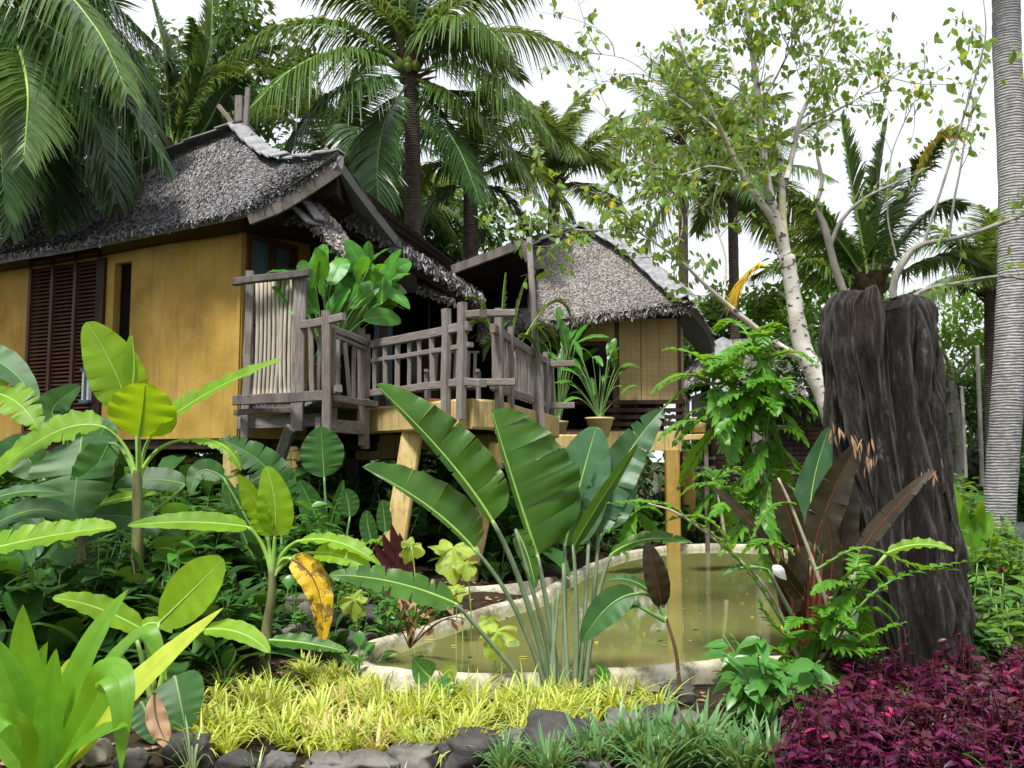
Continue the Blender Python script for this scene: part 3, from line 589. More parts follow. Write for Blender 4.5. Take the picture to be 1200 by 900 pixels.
for p0, p1, w_ in (((383,520,10.25),(382,364,10.15),.1), ((388,466,10.3),(390,385,10.3),.07), ((366,466,10.5),(364,380,10.5),.06), ((372,468,10.6),(376,380,10.5),.045), ((425,522,11.25),(423,385,11.25),.1), ((396,462,10.5),(396,398,10.5),.05), ((410,466,10.85),(404,402,10.7),.05), ((415,470,11),(415,405,11),.05), ((392,520,10.8),(392,470,10.8),.06)):
    a_, b_ = P(*p0), P(*p1); mb = MB(); mb.beam(a_, b_, w_, w_*.8, 0, V(0,1,0), .006); mb.build('post' if w_ > .08 else 'baluster', M['grey_wood'], BL, False)
mb = MB(); lo = [s0+V(.05,-.02,BZ-.1), s1+V(0,0,BZ-.1), b1+V(0,.1,BZ-.1), b2+V(0,.1,BZ-.1), V(-2.2,13.2,BZ-.1), V(-3.0,13.2,BZ-.1)]; mb.hexa(lo, [p+UP*.06 for p in lo]); mb.build('floor', M['grey_wood_dark'], BL, False)
for p0, p1 in (((340,502,10.9),(326,545,11.4)),):
    mb = MB(); mb.beam(P(*p0), P(*p1), .13, .1, 0, V(0,1,0)); mb.build('strut', M['grey_wood'], BL, False)

# ---------------- slender tall pole by the deck
mb = MB(); mb.tube([P(636,522,12.2), P(630,430,12.2), P(625,360,12.15), P(620,278,12.1)], [.055, .05, .045, .04], 9, 0, .03)
mb.beam(P(606,277,12.1), P(612,303,12.1), .04, .04); mb.build('tmp', M['grey_wood']); o = bpy.data.objects['tmp']; o.name = 'wooden_pole'; tag(o, 'tall slender silvery pole rising above the deck railing', 'pole')

# ---------------- right house
HB = thing('thatched_house', 'stilt house with hipped thatched roof and rolled bamboo blinds behind the deck', 'house', (1.5, 17, 0))
ridge = [P(560,318,17.5), P(600,300,17.5), P(640,282,17.4), P(683,267,17.3), P(700,272,17.1), P(740,296,16.4), P(775,325,15.7), P(806,352,14.95)]
eave = [P(560,392,15.6), P(600,380,15.5), P(640,375,15.4), P(683,370,15.3), P(710,366,15.2), P(745,362,15.1), P(775,358,15.0), P(810,357,14.9)]
mb = MB(); gH, nH = roofslab(mb, ridge, eave, .12, .12, 44, 20); flakes(mb, gH, nH, 60000, .07, .03, rows=64); fringe(mb, gH[-1], 1500, .12, .05); fringe(mb, gH[-1]-UP*.06, 700, .1, .04)
sideE = [P(683,267,17.3)+V(3.2,3.6,-2.1), P(740,296,16.4)+V(2.1,2.6,-1.3), P(806,352,14.95)+V(.1,.1,-.08)]
gS, nS = roofslab(mb, ridge[3:4]+ridge[5:6]+ridge[7:8], sideE, 0, .1, 20, 10); flakes(mb, gS, nS, 1500, .17, .06)
bk2 = [p+V(.3, 3.6, -2.0) for p in ridge[:4]]; g5, n5 = roofslab(mb, ridge[:4], bk2, 0, .1, 16, 8); flakes(mb, g5, n5, 1200)
rfB = mb.build('roof', M['thatch_brown'], HB, False)
ridgecaps(rfB, [p+UP*.05 for p in ridge[3:]], 13, .27); ridgecaps(rfB, [p+UP*.03 for p in (P(622,292,17.4), P(650,279,17.35), P(683,267,17.3))], 5, .22)
# dark gable of its front wing
mb = MB(); q = [P(612,281,14.2), P(533,313,14.6), P(500,345,14.8), P(575,345,14.6), P(622,310,14.2)]
gt = [P(530,312,14.8), P(570,297,14.5), P(613,281,14.2)]; gb = [p+V(.35, 3.2, .0) for p in gt]
gg, nn_ = roofslab(mb, gb, gt, 0, .1, 16, 6); flakes(mb, gg, nn_, 700); mb.build('roof', M['thatch'], HB, False)
mb = MB(); mb.grid(np.array([[p-UP*.13 for p in bez(gt, 8)], [p-UP*.14+V(.3,3.0,-.5) for p in bez(gt, 8)]])); mb.grid(np.array([[p+V(.1,1.6,-.1) for p in bez(gt, 8)], [p*V(1,1,0)+V(.1,1.6,0)+UP*3.4 for p in bez(gt, 8)]])); mb.build('gable_wall', M['shade_black'], HB, False)  # near-black sheets stand in for the shade beneath this roof
mb = MB(); mb.beam(gt[0]-UP*.07-V(0,.03,0), gt[2]-UP*.07-V(0,.03,0), .05, .15); mb.beam(P(613,284,14.1), P(619,306,14.0), .05, .1); mb.build('bargeboard', M['grey_wood_dark'], HB, False)
WB = Wall(600, 16.0, 792, 15.7)
bz = WB.z(760, 503)
mb = MB(); lo = [WB.pt(-1.6, bz-.1, 0), WB.pt(WB.at(796)[0], bz-.1, 0), WB.pt(WB.at(796)[0], bz-.1, -3.5), WB.pt(-1.6, bz-.1, -3.5)]; mb.hexa(lo, [p+UP*.1 for p in lo]); mb.build('floor', M['grey_wood_dark'], HB, False)
mb = MB(); WB.box(mb, -1.6, WB.at(792)[0], bz, 4.9, -3.5, -3.4); WB.box(mb, -1.6, -1.5, bz, 4.6, -3.4, 0); mb.build('wall', M['shade_black'], HB, False)  # back of the open room coloured as deep shade
for i, (x0, x1) in enumerate(((725, 750), (750.5, 772), (772.5, 791))):
    mb = MB(); WB.pbox(mb, x0, x1, 366, 470, .0, .025+.012*(i % 2)); mb.build('bamboo_blind', M['bamboo_blind'], HB, False)
mb = MB(); WB.pbox(mb, 632, 720, 376, 401, .0, .03); mb.build('bamboo_blind', M['bamboo_blind'], HB, False)
ue = WB.at(792)[0]
mb = MB(); lo = [WB.pt(ue, WB.z(792,470), 0), WB.pt(ue+.03, WB.z(792,470), 0), WB.pt(ue+.25, WB.z(792,455), -1.3), WB.pt(ue+.22, WB.z(792,455), -1.3)]; mb.hexa(lo, [p*V(1,1,0)+UP*4.1 for p in lo]); mb.build('bamboo_blind', M['bamboo_blind'], HB, False)
for px, wd in ((722, .11), (795, .1)):
    mb = MB(); u = WB.at(px)[0]; WB.box(mb, u-wd/2, u+wd/2, bz, 4.2, -.12, -.004); mb.build('post', M['red_brown_wood'], HB, False)
mb = MB(); WB.pbox(mb, 632, 797, 364, 376, -.05, .06); mb.build('lintel', M['dark_wood'], HB, False)
for y in (470, 479, 487, 495):
    mb = MB(); WB.pbox(mb, 640 if y == 470 else 700, 800, y, y+4.5, .06 if y == 470 else .02, .1); mb.build('rail', M['dark_wood'], HB, False)
    mb = MB(); a_ = WB.pt(WB.at(799)[0], WB.z(799, y+2), .05); mb.beam(a_, a_+V(.35, 2.4, 0), .05, .06); mb.build('rail', M['dark_wood'], HB, False)
for px in (700, 745, 770, 797):
    mb = MB(); u = WB.at(px)[0]; WB.box(mb, u-.03, u+.03, bz, WB.z(px, 474), -.05, .018); mb.build('baluster', M['dark_wood'], HB, False)
mb = MB(); WB.pbox(mb, 630, 796, 506, 528, -.06, .12); mb.build('beam', M['yellow_concrete'], HB, False)
mb = MB(); WB.pbox(mb, 779, 797, 505, 529, .121, .18); mb.build('beam', M['yellow_concrete'], HB, False)
for px, d in ((788, 15.55), (806, 16.9), (655, 16.9)):
    mb = MB(); p = P(px, 560, d); mb.beam(V(p[0], d, gz(p[0], d)-.3), V(p[0], d, WB.z(788, 529)+.02), .235, .22); mb.build('stilt', M['ochre_wall'], HB, False)
mb = MB(); mb.beam(P(700,403,17), P(722,402,17), .05, .06); mb.beam(P(640,405,17.2), P(700,403,17.2), .05, .06); mb.build('window_bar', M['yellow_concrete'], HB, False)
# side table with a basket
ST = thing('side_ledge', 'yellowish wooden ledge on thin legs beside the right house', 'table', tuple(P(815, 540, 15.5)))
mb = MB(); mb.beam(P(798,513,15.6), P(831,512,15.6), .5, .1); mb.build('top', M['yellow_concrete'], ST, False)
for px in (827,):
    mb = MB(); p = P(px, 516, 15.5); mb.beam(p, V(p[0], p[1], gz(p[0], p[1])-.1), .07, .07); mb.build('leg', M['grey_wood_dark'], ST, False)
mb = MB(); mb.beam(P(800,537,15.6), P(838,537,15.6), .05, .05); mb.beam(P(800,548,15.6), P(838,548,15.6), .05, .05); mb.build('rail', M['grey_wood_dark'], ST, False)
def lathe(prof, c, seg=20):
    mb = MB(); rows = [[c + V(r*math.cos(2*math.pi*k/seg), r*math.sin(2*math.pi*k/seg), z) for k in range(seg+1)] for r, z in prof]; mb.grid(np.array(rows)); return mb
c = P(819, 508, 15.6); c[2] += .02
one(lathe([(0,0),(.11,0),(.15,.26),(.13,.26),(.1,.04),(0,.04)], c), 'basket', M['bamboo_blind'], 'small woven basket standing on the yellowish ledge', 'basket')

# ---------------- far hut
HC = thing('garden_hut', 'distant brown hut with shingled roof seen through the leafy sapling', 'hut', (6, 24, 0))
r0, r1 = P(847,399,23), P(905,396,24); e0, e1 = P(812,455,21.5), P(940,462,21.5)
mb = MB(); gC, nC = roofslab(mb, [r0, r1], [P(850,462,21.5), P(945,462,21.5)], .05, .1, 24, 16); flakes(mb, gC, nC, 5000, .22, .09, rows=20)
gD, nD = roofslab(mb, [r0+V(0,.02,0), r0+V(-.05,2.5,0)], [P(822,448,21.7), P(822,448,21.7)+V(-.4,3,0)], 0, .1, 10, 10); flakes(mb, gD, nD, 1200, .2, .09)
rc = mb.build('roof', M['thatch_brown'], HC, False); ridgecaps(rc, [r0, P(848,425,22.2), P(846,460,21.6)], 6, .22)
WC = Wall(838, 22, 960, 22)
mb = MB()
for k in range(26): WC.box(mb, 0, WC.L, .3+k*.12, .3+k*.12+.1, -.05, .0+.012*(k % 2))
WC.box(mb, 0, WC.L, .3, 3.4, -.12, -.055); WC.box(mb, 0, .12, .3, 3.4, -3, -.12); mb.build('wall', M['dark_wood'], HC, False)
mb = MB(); WC.box(mb, .55, .95, .3, 2.9, .02, .05); mb.build('door', M['shade_black'], HC, False)
mb = MB(); mb.beam(V(WC.o[0]-1.2, 21.5, .9), V(WC.o[0]+2.2, 21.5, .9), .06, .06); mb.beam(V(WC.o[0]-1.2, 21.5, 1.3), V(WC.o[0]+2.2, 21.5, 1.3), .06, .06); mb.build('rail', M['grey_wood_dark'], HC, False)
p = P(888, 470, 21); mb = MB(); mb.beam(V(p[0], 21, .2), V(p[0], 21, 4.3), .26, .2); mb.build('post', M['grey_wood'], HC, False)

# ================================================================= plants: builders
PROFS = {
 'banana': lambda t: (math.sin(math.pi*min(1, t*1.0+.0)**.62))**.55 if 0 < t < 1 else 0,
 'oval': lambda t: max(0, math.sin(math.pi*t**.8))**.6,
 'strap': lambda t: (min(1, .45+t*2.2))*(1-t**3)**.9 if t < 1 else 0,
 'heart': lambda t: max(0, math.sin(math.pi*t**.55))**.7,
 'lance': lambda t: max(0, math.sin(math.pi*t**.75))**.9 if 0 < t < 1 else 0,
}
def blade(mb, pts, width, nrm, seg=16, fold=.18, curl=.0, wav=.04, tears=0, prof='banana', mat=0, rib=1, rr=.012, lscale=1.0, asym=1.0, asyl=1.0):
    """one large leaf: centre line through pts, torn halves, folded along the rib"""
    rr = rr*.6
    c = bez(pts, seg*2+1); n = len(c); t = nz(np.gradient(c, axis=0)); nrm = np.asarray(nrm, float)
    s = nz(np.cross(t, nrm)); nn = np.cross(s, t); Lc = np.concatenate([[0], np.cumsum(np.linalg.norm(np.diff(c, axis=0), axis=1))]); L = Lc[-1]
    pf = PROFS[prof]; ph = random.uniform(0, 6)
    for sg in (-1, 1):
        cuts = [0]; i = 0
        while i < n-1:
            step = random.randint(2, 5) if random.random() < tears else random.randint(5, 11)
            if tears == 0: step = n
            i = min(n-1, i+step); cuts.append(i)
        ww = asym if sg > 0 else asyl
        for a, b in zip(cuts[:-1], cuts[1:]):
            rows = []; uv = []
            dj = random.gauss(0, .09)*(tears > 0); gap = random.choice((.1, .25, .5, .7))*min(1, tears*1.6)
            m = b-a
            for k in range(a, b+1):
                q = pf(k/(n-1))*width/2*ww; row = []; u = []
                e = 0
                if tears and m > 0:
                    f = (k-a)/m; e = (.5-f)*gap*(L/n)*2.2*min(1, m/2)
                for v in (0, .3, .65, 1.0):
                    wv = wav*q*v*v*(math.sin(k*1.1+ph+sg)+.5*math.sin(k*2.7+ph*2))
                    o = s[k]*sg*q*v*(1-.18*curl*v) + nn[k]*(fold*q*v - curl*q*v*v + wv + dj*q*v*v) + t[k]*(q*v*.12+e*v*v)
                    row.append(c[k]+o); u.append((.5+sg*v*.5, Lc[k]*lscale))
                rows.append(row); uv.append(u)
            mb.grid(np.array(rows), mat, np.array(uv))
    if rib is not None:
        mb.tube(c[:-1]-nn[:-1]*rr*.2, np.linspace(rr*1.25, rr*.25, n-1), 6, rib)
def petiole(mb, pts, r0, r1, mat=1, n=14): mb.tube(bez(pts, n), np.linspace(r0, r1, n), 7, mat)
TOCAM = lambda p: nz(V(0, 0, CAMZ) - p)
def bigleaf(parent, name, line, wpx, mats, pet=None, nrm=None, seg=16, r=.014, **kw):
    """line / pet: lists of (px, py, depth) through which the blade and its stalk pass"""
    pts = [P(*q) for q in line]; d = line[0][2]; mb = MB()
    nr = TOCAM(pts[len(pts)//2])*.8 + UP*.35 if nrm is None else np.asarray(nrm, float)
    blade(mb, pts, wpx*d/F, nr, seg, rr=r, lscale=1.0, **kw)
    if pet is not None:
        pp = [P(*q) for q in pet] + [pts[0]]; petiole(mb, pp, r*1.5, r*.85, 2 if len(mats) > 2 else 1)
    o = mb.build(name, [M[m] for m in mats], parent); return o
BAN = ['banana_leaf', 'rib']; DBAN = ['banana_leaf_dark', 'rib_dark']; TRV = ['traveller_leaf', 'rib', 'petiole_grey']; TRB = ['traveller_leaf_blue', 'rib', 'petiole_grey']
def stem(parent, pts, r0, r1, mat='banana_stem', name='stem', seg=9, bump=.05):
    mb = MB(); p = bez([P(*q) for q in pts], 14); mb.tube(p, np.linspace(r0, r1, 14), seg, 0, bump); return mb.build(name, M[mat], parent)

# ---------------- palms
def frond_mesh(mb, pts, maxl, nl=70, droop=.5, ang=72, K=3, w=.035, nrm=None, t0=.14, mat=0, rib=1, rr=.02, rollv=0., sidew=(1, 1)):
    if nl > 55: nl = int(nl*1.35); droop *= 1.2
    c = bez(pts, 26); t = nz(np.gradient(c, axis=0)); s = nz(np.cross(t, UP + V(.001, .002, 0)) if nrm is None else np.cross(t, nrm))
    for i in range(1, len(s)):
        if np.dot(s[i], s[i-1]) < 0: s[i] *= -1
    nn = np.cross(s, t); ts = np.linspace(t0, .985, nl); fi = ts*(len(c)-1); i = fi.astype(int); f = (fi-i)[:, None]
    cc = c[i]*(1-f)+c[np.minimum(i+1, 25)]*f; T = t[i]; S = s[i]; N = nn[i]
    prof = np.minimum(1, .45+ts*1.9)*np.minimum(1, (1.06-ts)*1.9+.12)
    for sg, k in ((-1, sidew[0]), (1, sidew[1])):
        n = nl; a = np.radians(ang*(1-.45*ts))[:, None]
        d = nz(S*sg*np.sin(a) + T*np.cos(a) + N*(.22+rollv*sg) + rng.normal(0, .03, (n, 3)))
        nl = int(nl); Ls = maxl*prof*rng.uniform(.82, 1.12, n)*k
        mb.leaves(cc, d, nz(N + T*.3 + rng.normal(0, .15, (n, 3))), Ls, w*rng.uniform(.7, 1.2, n), droop*rng.uniform(.6, 1.4, n), K, .3, mat, {3: [.5, 1, .75, .05], 4: [.5, 1, .95, .6, .05], 2: [.5, .9, .05]}[K])
    mb.tube(c, np.linspace(rr*1.6, rr*.2, 26), 6, rib)
def palm_trunk(parent, pts, r0, r1, mat='palm_bark', flare=1.0):
    p = bez(pts, 60); r = np.linspace(r0, r1, 60); r = r*(1 + (flare-1)*np.exp(-np.linspace(0, 14, 60))); r[::2] *= 1.012
    mb = MB(); mb.tube(p, r, 14, 0, .025); return mb.build('trunk', M[mat], parent)
def sheath_bits(parent, c, r, h):
    mb = MB(); n = 26; a = rng.uniform(0, 6.28, n); d = np.stack([np.cos(a), np.sin(a), rng.uniform(.3, 2.2, n)], 1)
    mb.leaves(c + d*V(r*.6, r*.6, 0) + np.stack([0*a, 0*a, rng.uniform(-h*.6, h*.2, n)], 1), d, -d*V(1, 1, -.3), h*rng.uniform(.5, 1.1, n), r*.9, -.1, 2, .5, 0, [1, .8, .2]); mb.build('leaf_bases', M['sheath'], parent)
FV = {}
def frond_var(key, pts, maxl, nl, droop, mats, K=3, w=.04):
    mb = MB(); frond_mesh(mb, [V(*p) for p in pts], maxl, nl, droop, K=K, w=w); o = mb.build('frond', [M[m] for m in mats]); FV[key] = o.data; bpy.data.objects.remove(o)
for mk, mats in (('n', ['palm_leaf', 'rib_dark']), ('d', ['palm_leaf_dark', 'rib_dark']), ('f', ['palm_leaf_far', 'rib_dark']), ('y', ['palm_leaf_yellow', 'rib'])):
    K = 2 if mk == 'f' else 3; nl = 54 if mk == 'f' else 66; w_ = .075 if mk == 'f' else .055
    frond_var(mk+'0', [(0,0,0), (1.6,0,.75), (3.4,0,.35)], .95, nl, .45, mats, K, w_)
    frond_var(mk+'1', [(0,0,0), (1.5,.1,.5), (3.0,.3,-.9)], .95, nl, .6, mats, K, w_)
    frond_var(mk+'2', [(0,0,0), (1.7,-.1,.3), (3.5,-.25,.0)], .9, nl, .4, mats, K, w_)
    frond_var(mk+'3', [(0,0,0), (1.4,0,.9), (2.7,.2,.2)], .85, nl, .7, mats, K, w_)
def add_frond(parent, c, key, az, el, sc, roll=0):
    o = bpy.data.objects.new('frond', FV[key]); COL.objects.link(o); o.parent = parent
    o.location = Vector(c) - parent_world(parent); o.rotation_euler = (roll, -el, az); o.scale = (sc,)*3; return o
def palm(label, crown, d, base, bd, r=.14, n=18, sc=1.0, mat='n', bark='palm_bark', group='coconut palms around the houses', custom=(), mid=None, elr=(-35, 75), azr=(0, 360), coco=0, skip=None, zb=None):
    c = P(*crown, d); b = P(*base, bd); b = V(b[0], b[1], gz(b[0], b[1]) if zb is None else zb)
    t = thing('palm_tree', label, 'palm tree', tuple(b), group)
    pts = [b-UP*.2, (b*.5+c*.5 if mid is None else P(*mid)), c]; palm_trunk(t, pts, r*1.2, r, bark, 1.4); sheath_bits(t, c, r*1.6, .5*sc)
    for i in range(n):
        az = math.radians(azr[0] + (azr[1]-azr[0])*(i*.618 % 1) + random.uniform(-12, 12)); el = math.radians(elr[0] + (elr[1]-elr[0])*(1-(i+.5)/n) + random.uniform(-8, 8)) if n else 0
        el = math.radians(elr[1]-(elr[1]-elr[0])*((i+.5)/n)**.8 + random.uniform(-8, 8))
        add_frond(t, c + V(math.cos(az), math.sin(az), 0)*r*.7, mat + str(i % 4), az, el, sc*random.uniform(.85, 1.1), random.uniform(-.3, .3))
    for line, ml, kw in custom:
        mb = MB(); kw = dict(kw); mt = kw.pop('m', ['palm_leaf', 'rib']); frond_mesh(mb, [P(*q) for q in line], ml, **kw); mb.build('frond', [M[m] for m in mt], t)
    for i in range(coco):
        mb = MB(); a = random.uniform(0, 6.28); q = c + V(math.cos(a)*r*1.5, math.sin(a)*r*1.5 - .05, -.08+random.uniform(-.1, .15)); mb.tube([q+UP*.11, q+UP*.06, q, q-UP*.07, q-UP*.11], [.02, .08, .1, .07, .02], 9); mb.build('coconut', M['coconut'], t)
    return t

# ---------------- branching tree
def limb(mb, pxs, mat=0, wig=.012, seg=9, n=None, k=.8):
    """pxs: (px, py, depth, width_px)"""
    pts = [P(*q[:3]) for q in pxs]; n = n or len(pts)*5; c = bez(pts, n) if len(pts) != 3 else bez(pts, n)
    r = np.interp(np.linspace(0, 1, n), np.linspace(0, 1, len(pxs)), [q[3]*q[2]/F/2*(1 if q[3] > 18 else k) for q in pxs]); c = c + rng.normal(0, wig, c.shape)*r[:, None]*12*.1
    mb.tube(c, r, seg, mat, .07); return c
def twigs(mb, c, n, L, r=.006, spread=.9, mat=0, t0=.25, up=.2):
    ends = []
    for i in range(n):
        k = int((t0+(1-t0)*random.random())*(len(c)-1)); d = nz(c[min(k+1, len(c)-1)]-c[max(k-1, 0)]); d = nz(d*.6 + rng.normal(0, spread*.6, 3) + UP*up); l = L*random.uniform(.4, 1.2)
        p = bez([c[k], c[k]+d*l*.5+rng.normal(0, .06, 3)*l, c[k]+d*l+rng.normal(0, .12, 3)*l-UP*.08*l], 7); mb.tube(p, np.linspace(r, r*.3, 7), 5, mat, cap=False); ends.append(p)
    return ends
def hang_leaves(mb, p, n, size, mat=0, spread=.12, t0=.15, down=.8):
    k = (t0 + (1-t0)*rng.random(n))*(len(p)-1.01); i = k.astype(int); f = (k-i)[:, None]; b = p[i]*(1-f)+p[i+1]*f
    d = rng.normal(0, .7, (n, 3)) - UP*down; b = b + rng.normal(0, spread, (n, 3)); L = size*rng.uniform(.6, 1.25, n)
    mb.leaves(b, d, rng.normal(0, 1, (n, 3)), L, L*.62, .1, 3, .2, mat, [.1, 1, .75, .02])
def clumps(mb, cen, rad, ncl, per, size, mat=0, flat=.75, ratio=.5, down=.3, csz=.22, shell=.55):
    for i in range(ncl):
        d = nz(rng.normal(0, 1, 3)); rr = shell+(1-shell)*random.random(); c = cen + d*rad*rr; cr = csz*np.mean(rad)*random.uniform(.6, 1.4); n = int(per*random.uniform(.6, 1.3))
        o = rng.normal(0, 1, (n, 3)); o = nz(o)*rng.random((n, 1))**.5*cr*V(1, 1, flat); b = c+o; L = size*rng.uniform(.6, 1.3, n)
        mb.leaves(b, nz(o)*.6 + rng.normal(0, .6, (n, 3)) - UP*down, rng.normal(0, .6, (n, 3)) + UP, L, L*ratio, .15, 2, .2, mat, [.2, 1, .05])
def broad_tree(label, base, h, crowns, r=.15, mat='tree_leaf_dark', size=.22, group='broadleaf trees behind the garden', per=70, ncl=46, name='broadleaf_tree', bark='grey_branch', cat='tree', ratio=.5, csz=.3):
    b = np.array(base, float); t = thing(name, label, cat, tuple(b), group); mb = MB(); top = b + UP*h
    mb.tube(bez([b-UP*.2, b+UP*h*.5+V(.15, 0, 0), top], 16), np.linspace(r*1.3, r*.6, 16), 9, 0, .05)
    for c, rad in crowns:
        c = np.array(c, float)
        for k in range(4): e = c + rng.normal(0, .45, 3)*np.array(rad); mb.tube(bez([b+UP*h*random.uniform(.5, .95), (b+UP*h+e)/2+rng.normal(0, .15, 3), e], 9), np.linspace(r*.5, r*.12, 9), 6)
    mb.build('trunk', M[bark], t)
    mb = MB()
    for c, rad in crowns: clumps(mb, np.array(c, float), np.array(rad, float), ncl, per, size, ratio=ratio, csz=csz)
    mb.build('crown', M[mat], t); return t

# ---------------- small plants into a builder
def tuft(mb, c, n, L, W, mat=0, lean=.6, droop=.7, K=4):
    a = rng.uniform(0, 6.28, n); e = rng.uniform(.15, 1, n)*lean; d = np.stack([np.cos(a)*e, np.sin(a)*e, np.ones(n)], 1)
    mb.leaves(c + d*V(.03, .03, 0), d, np.stack([-np.cos(a), -np.sin(a), e], 1), L*rng.uniform(.6, 1.15, n), W*rng.uniform(.7, 1.2, n), droop*rng.uniform(.5, 1.3, n), K, .2, mat, [.7, 1, .85, .5, .03] if K == 4 else None)
def rosette(mb, c, n, L, ratio, mat=0, rib=None, lean=.9, stalk=.3, droop=.4):
    a = rng.uniform(0, 6.28, n); e = rng.uniform(.25, 1.1, n)*lean; out = np.stack([np.cos(a), np.sin(a), 0*a], 1); ll = L*rng.uniform(.6, 1.2, n)
    b = c + out*(e*ll*stalk*1.2)[:, None] + UP*(ll*stalk*rng.uniform(.5, 1.8, n))[:, None]; d = out*e[:, None] + UP*rng.uniform(.1, 1.1, (n, 1))
    mb.leaves(b, d, -out + UP*1.3, ll, ll*ratio, droop, 4, .25, mat, [.15, .85, 1, .6, .02])
    if rib is not None:
        for k in range(n): mb.tube(np.array([c, (c+b[k])/2+UP*.03, b[k]]), .006, 4, rib, cap=False)
def leafy(mb, c, h, nst, size, mat=0, ratio=.45, smat=1, nl=12, spread=.35):
    for i in range(nst):
        a = random.uniform(0, 6.28); e = c + V(math.cos(a)*spread*h*random.random(), math.sin(a)*spread*h*random.random(), h*random.uniform(.6, 1.1)); p = bez([c, (c+e)/2+rng.normal(0, .03, 3), e], 8); mb.tube(p, np.linspace(.006, .003, 8), 4, smat, cap=False)
        k = rng.uniform(.25, 1, nl)*6.99; j = k.astype(int); f = (k-j)[:, None]; b = p[j]*(1-f)+p[j+1]*f; aa = rng.uniform(0, 6.28, nl); d = np.stack([np.cos(aa), np.sin(aa), rng.uniform(-.2, .7, nl)], 1); L = size*rng.uniform(.6, 1.2, nl)
        mb.leaves(b, d, UP + rng.normal(0, .3, (nl, 3)), L, L*ratio, .25, 4, .2, mat, [.15, .85, 1, .6, .02])
def pinnate(mb, pts, n, ll, lw, mat=0, smat=1, droop=.35, r=.006, ang=60, t0=.1):
    """a compound leaf: paired leaflets along its stalk"""
    frond_mesh(mb, [P(*q) if len(q) == 3 else q for q in pts], ll, n, droop, ang, 3, lw, None, t0, mat, smat, r)

# ================================================================= background trees and palms
def HB_(label, px, py, d, rx, ry, rz, mat='tree_leaf_dark', **kw):
    c = P(px, py, d); b = V(c[0], d, gz(c[0], d) if abs(c[0]) < 9 and d < 25 else .2)
    return broad_tree(label, b, max(1.0, c[2]-rz*.4-b[2]), [(c, (rx, ry, rz))], mat=mat, **kw)
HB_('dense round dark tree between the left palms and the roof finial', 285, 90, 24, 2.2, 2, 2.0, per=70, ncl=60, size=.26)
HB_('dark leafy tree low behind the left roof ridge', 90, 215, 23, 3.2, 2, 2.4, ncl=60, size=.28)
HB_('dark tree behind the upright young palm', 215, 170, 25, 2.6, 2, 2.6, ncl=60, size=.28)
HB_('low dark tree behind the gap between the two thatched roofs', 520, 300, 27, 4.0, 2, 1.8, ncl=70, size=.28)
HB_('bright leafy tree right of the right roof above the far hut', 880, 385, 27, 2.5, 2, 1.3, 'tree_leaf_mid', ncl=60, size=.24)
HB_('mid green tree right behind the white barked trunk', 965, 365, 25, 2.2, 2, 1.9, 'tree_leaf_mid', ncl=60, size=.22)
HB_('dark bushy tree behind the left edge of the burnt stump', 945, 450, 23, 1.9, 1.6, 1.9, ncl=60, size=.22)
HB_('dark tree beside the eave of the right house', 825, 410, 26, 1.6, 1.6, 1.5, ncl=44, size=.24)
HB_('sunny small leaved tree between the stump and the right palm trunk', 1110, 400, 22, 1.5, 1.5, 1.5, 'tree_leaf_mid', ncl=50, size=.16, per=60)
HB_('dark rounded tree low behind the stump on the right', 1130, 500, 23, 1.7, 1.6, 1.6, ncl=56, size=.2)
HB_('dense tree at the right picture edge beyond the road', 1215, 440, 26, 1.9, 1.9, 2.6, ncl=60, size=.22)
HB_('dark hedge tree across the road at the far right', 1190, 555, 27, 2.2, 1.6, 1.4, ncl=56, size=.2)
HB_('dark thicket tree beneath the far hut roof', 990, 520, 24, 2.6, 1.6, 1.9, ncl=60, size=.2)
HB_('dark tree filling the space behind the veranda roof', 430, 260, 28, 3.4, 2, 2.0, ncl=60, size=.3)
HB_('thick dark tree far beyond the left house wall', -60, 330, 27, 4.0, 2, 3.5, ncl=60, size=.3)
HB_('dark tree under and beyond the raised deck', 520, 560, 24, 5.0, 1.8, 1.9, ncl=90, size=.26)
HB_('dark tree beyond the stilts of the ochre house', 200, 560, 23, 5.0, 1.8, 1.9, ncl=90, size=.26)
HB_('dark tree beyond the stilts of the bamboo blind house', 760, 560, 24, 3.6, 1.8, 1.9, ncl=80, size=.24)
HB_('far row tree closing the gap right of the palm trunk', 1050, 560, 32, 4.5, 2, 2.2, ncl=80, size=.28)
# 
for px, t_, b_, d, wd, lab in ((1147, 405, 500, 18, 5, 'thin pale bare stake standing among the right background trees'), (1128, 455, 490, 19, 4, 'short brownish sapling trunk left of the thin pale stake')):
    mb = MB(); mb.tube(bez([P(px+4, b_+70, d), P(px, (t_+b_)/2, d), P(px-2, t_, d)], 12), wd*d/F/2, 7, 0, .05); one(mb, 'sapling', M['grey_branch'], lab, 'trunk')

Yv = ['palm_leaf_yellow', 'rib']; Dk = ['palm_leaf_dark', 'rib_dark']
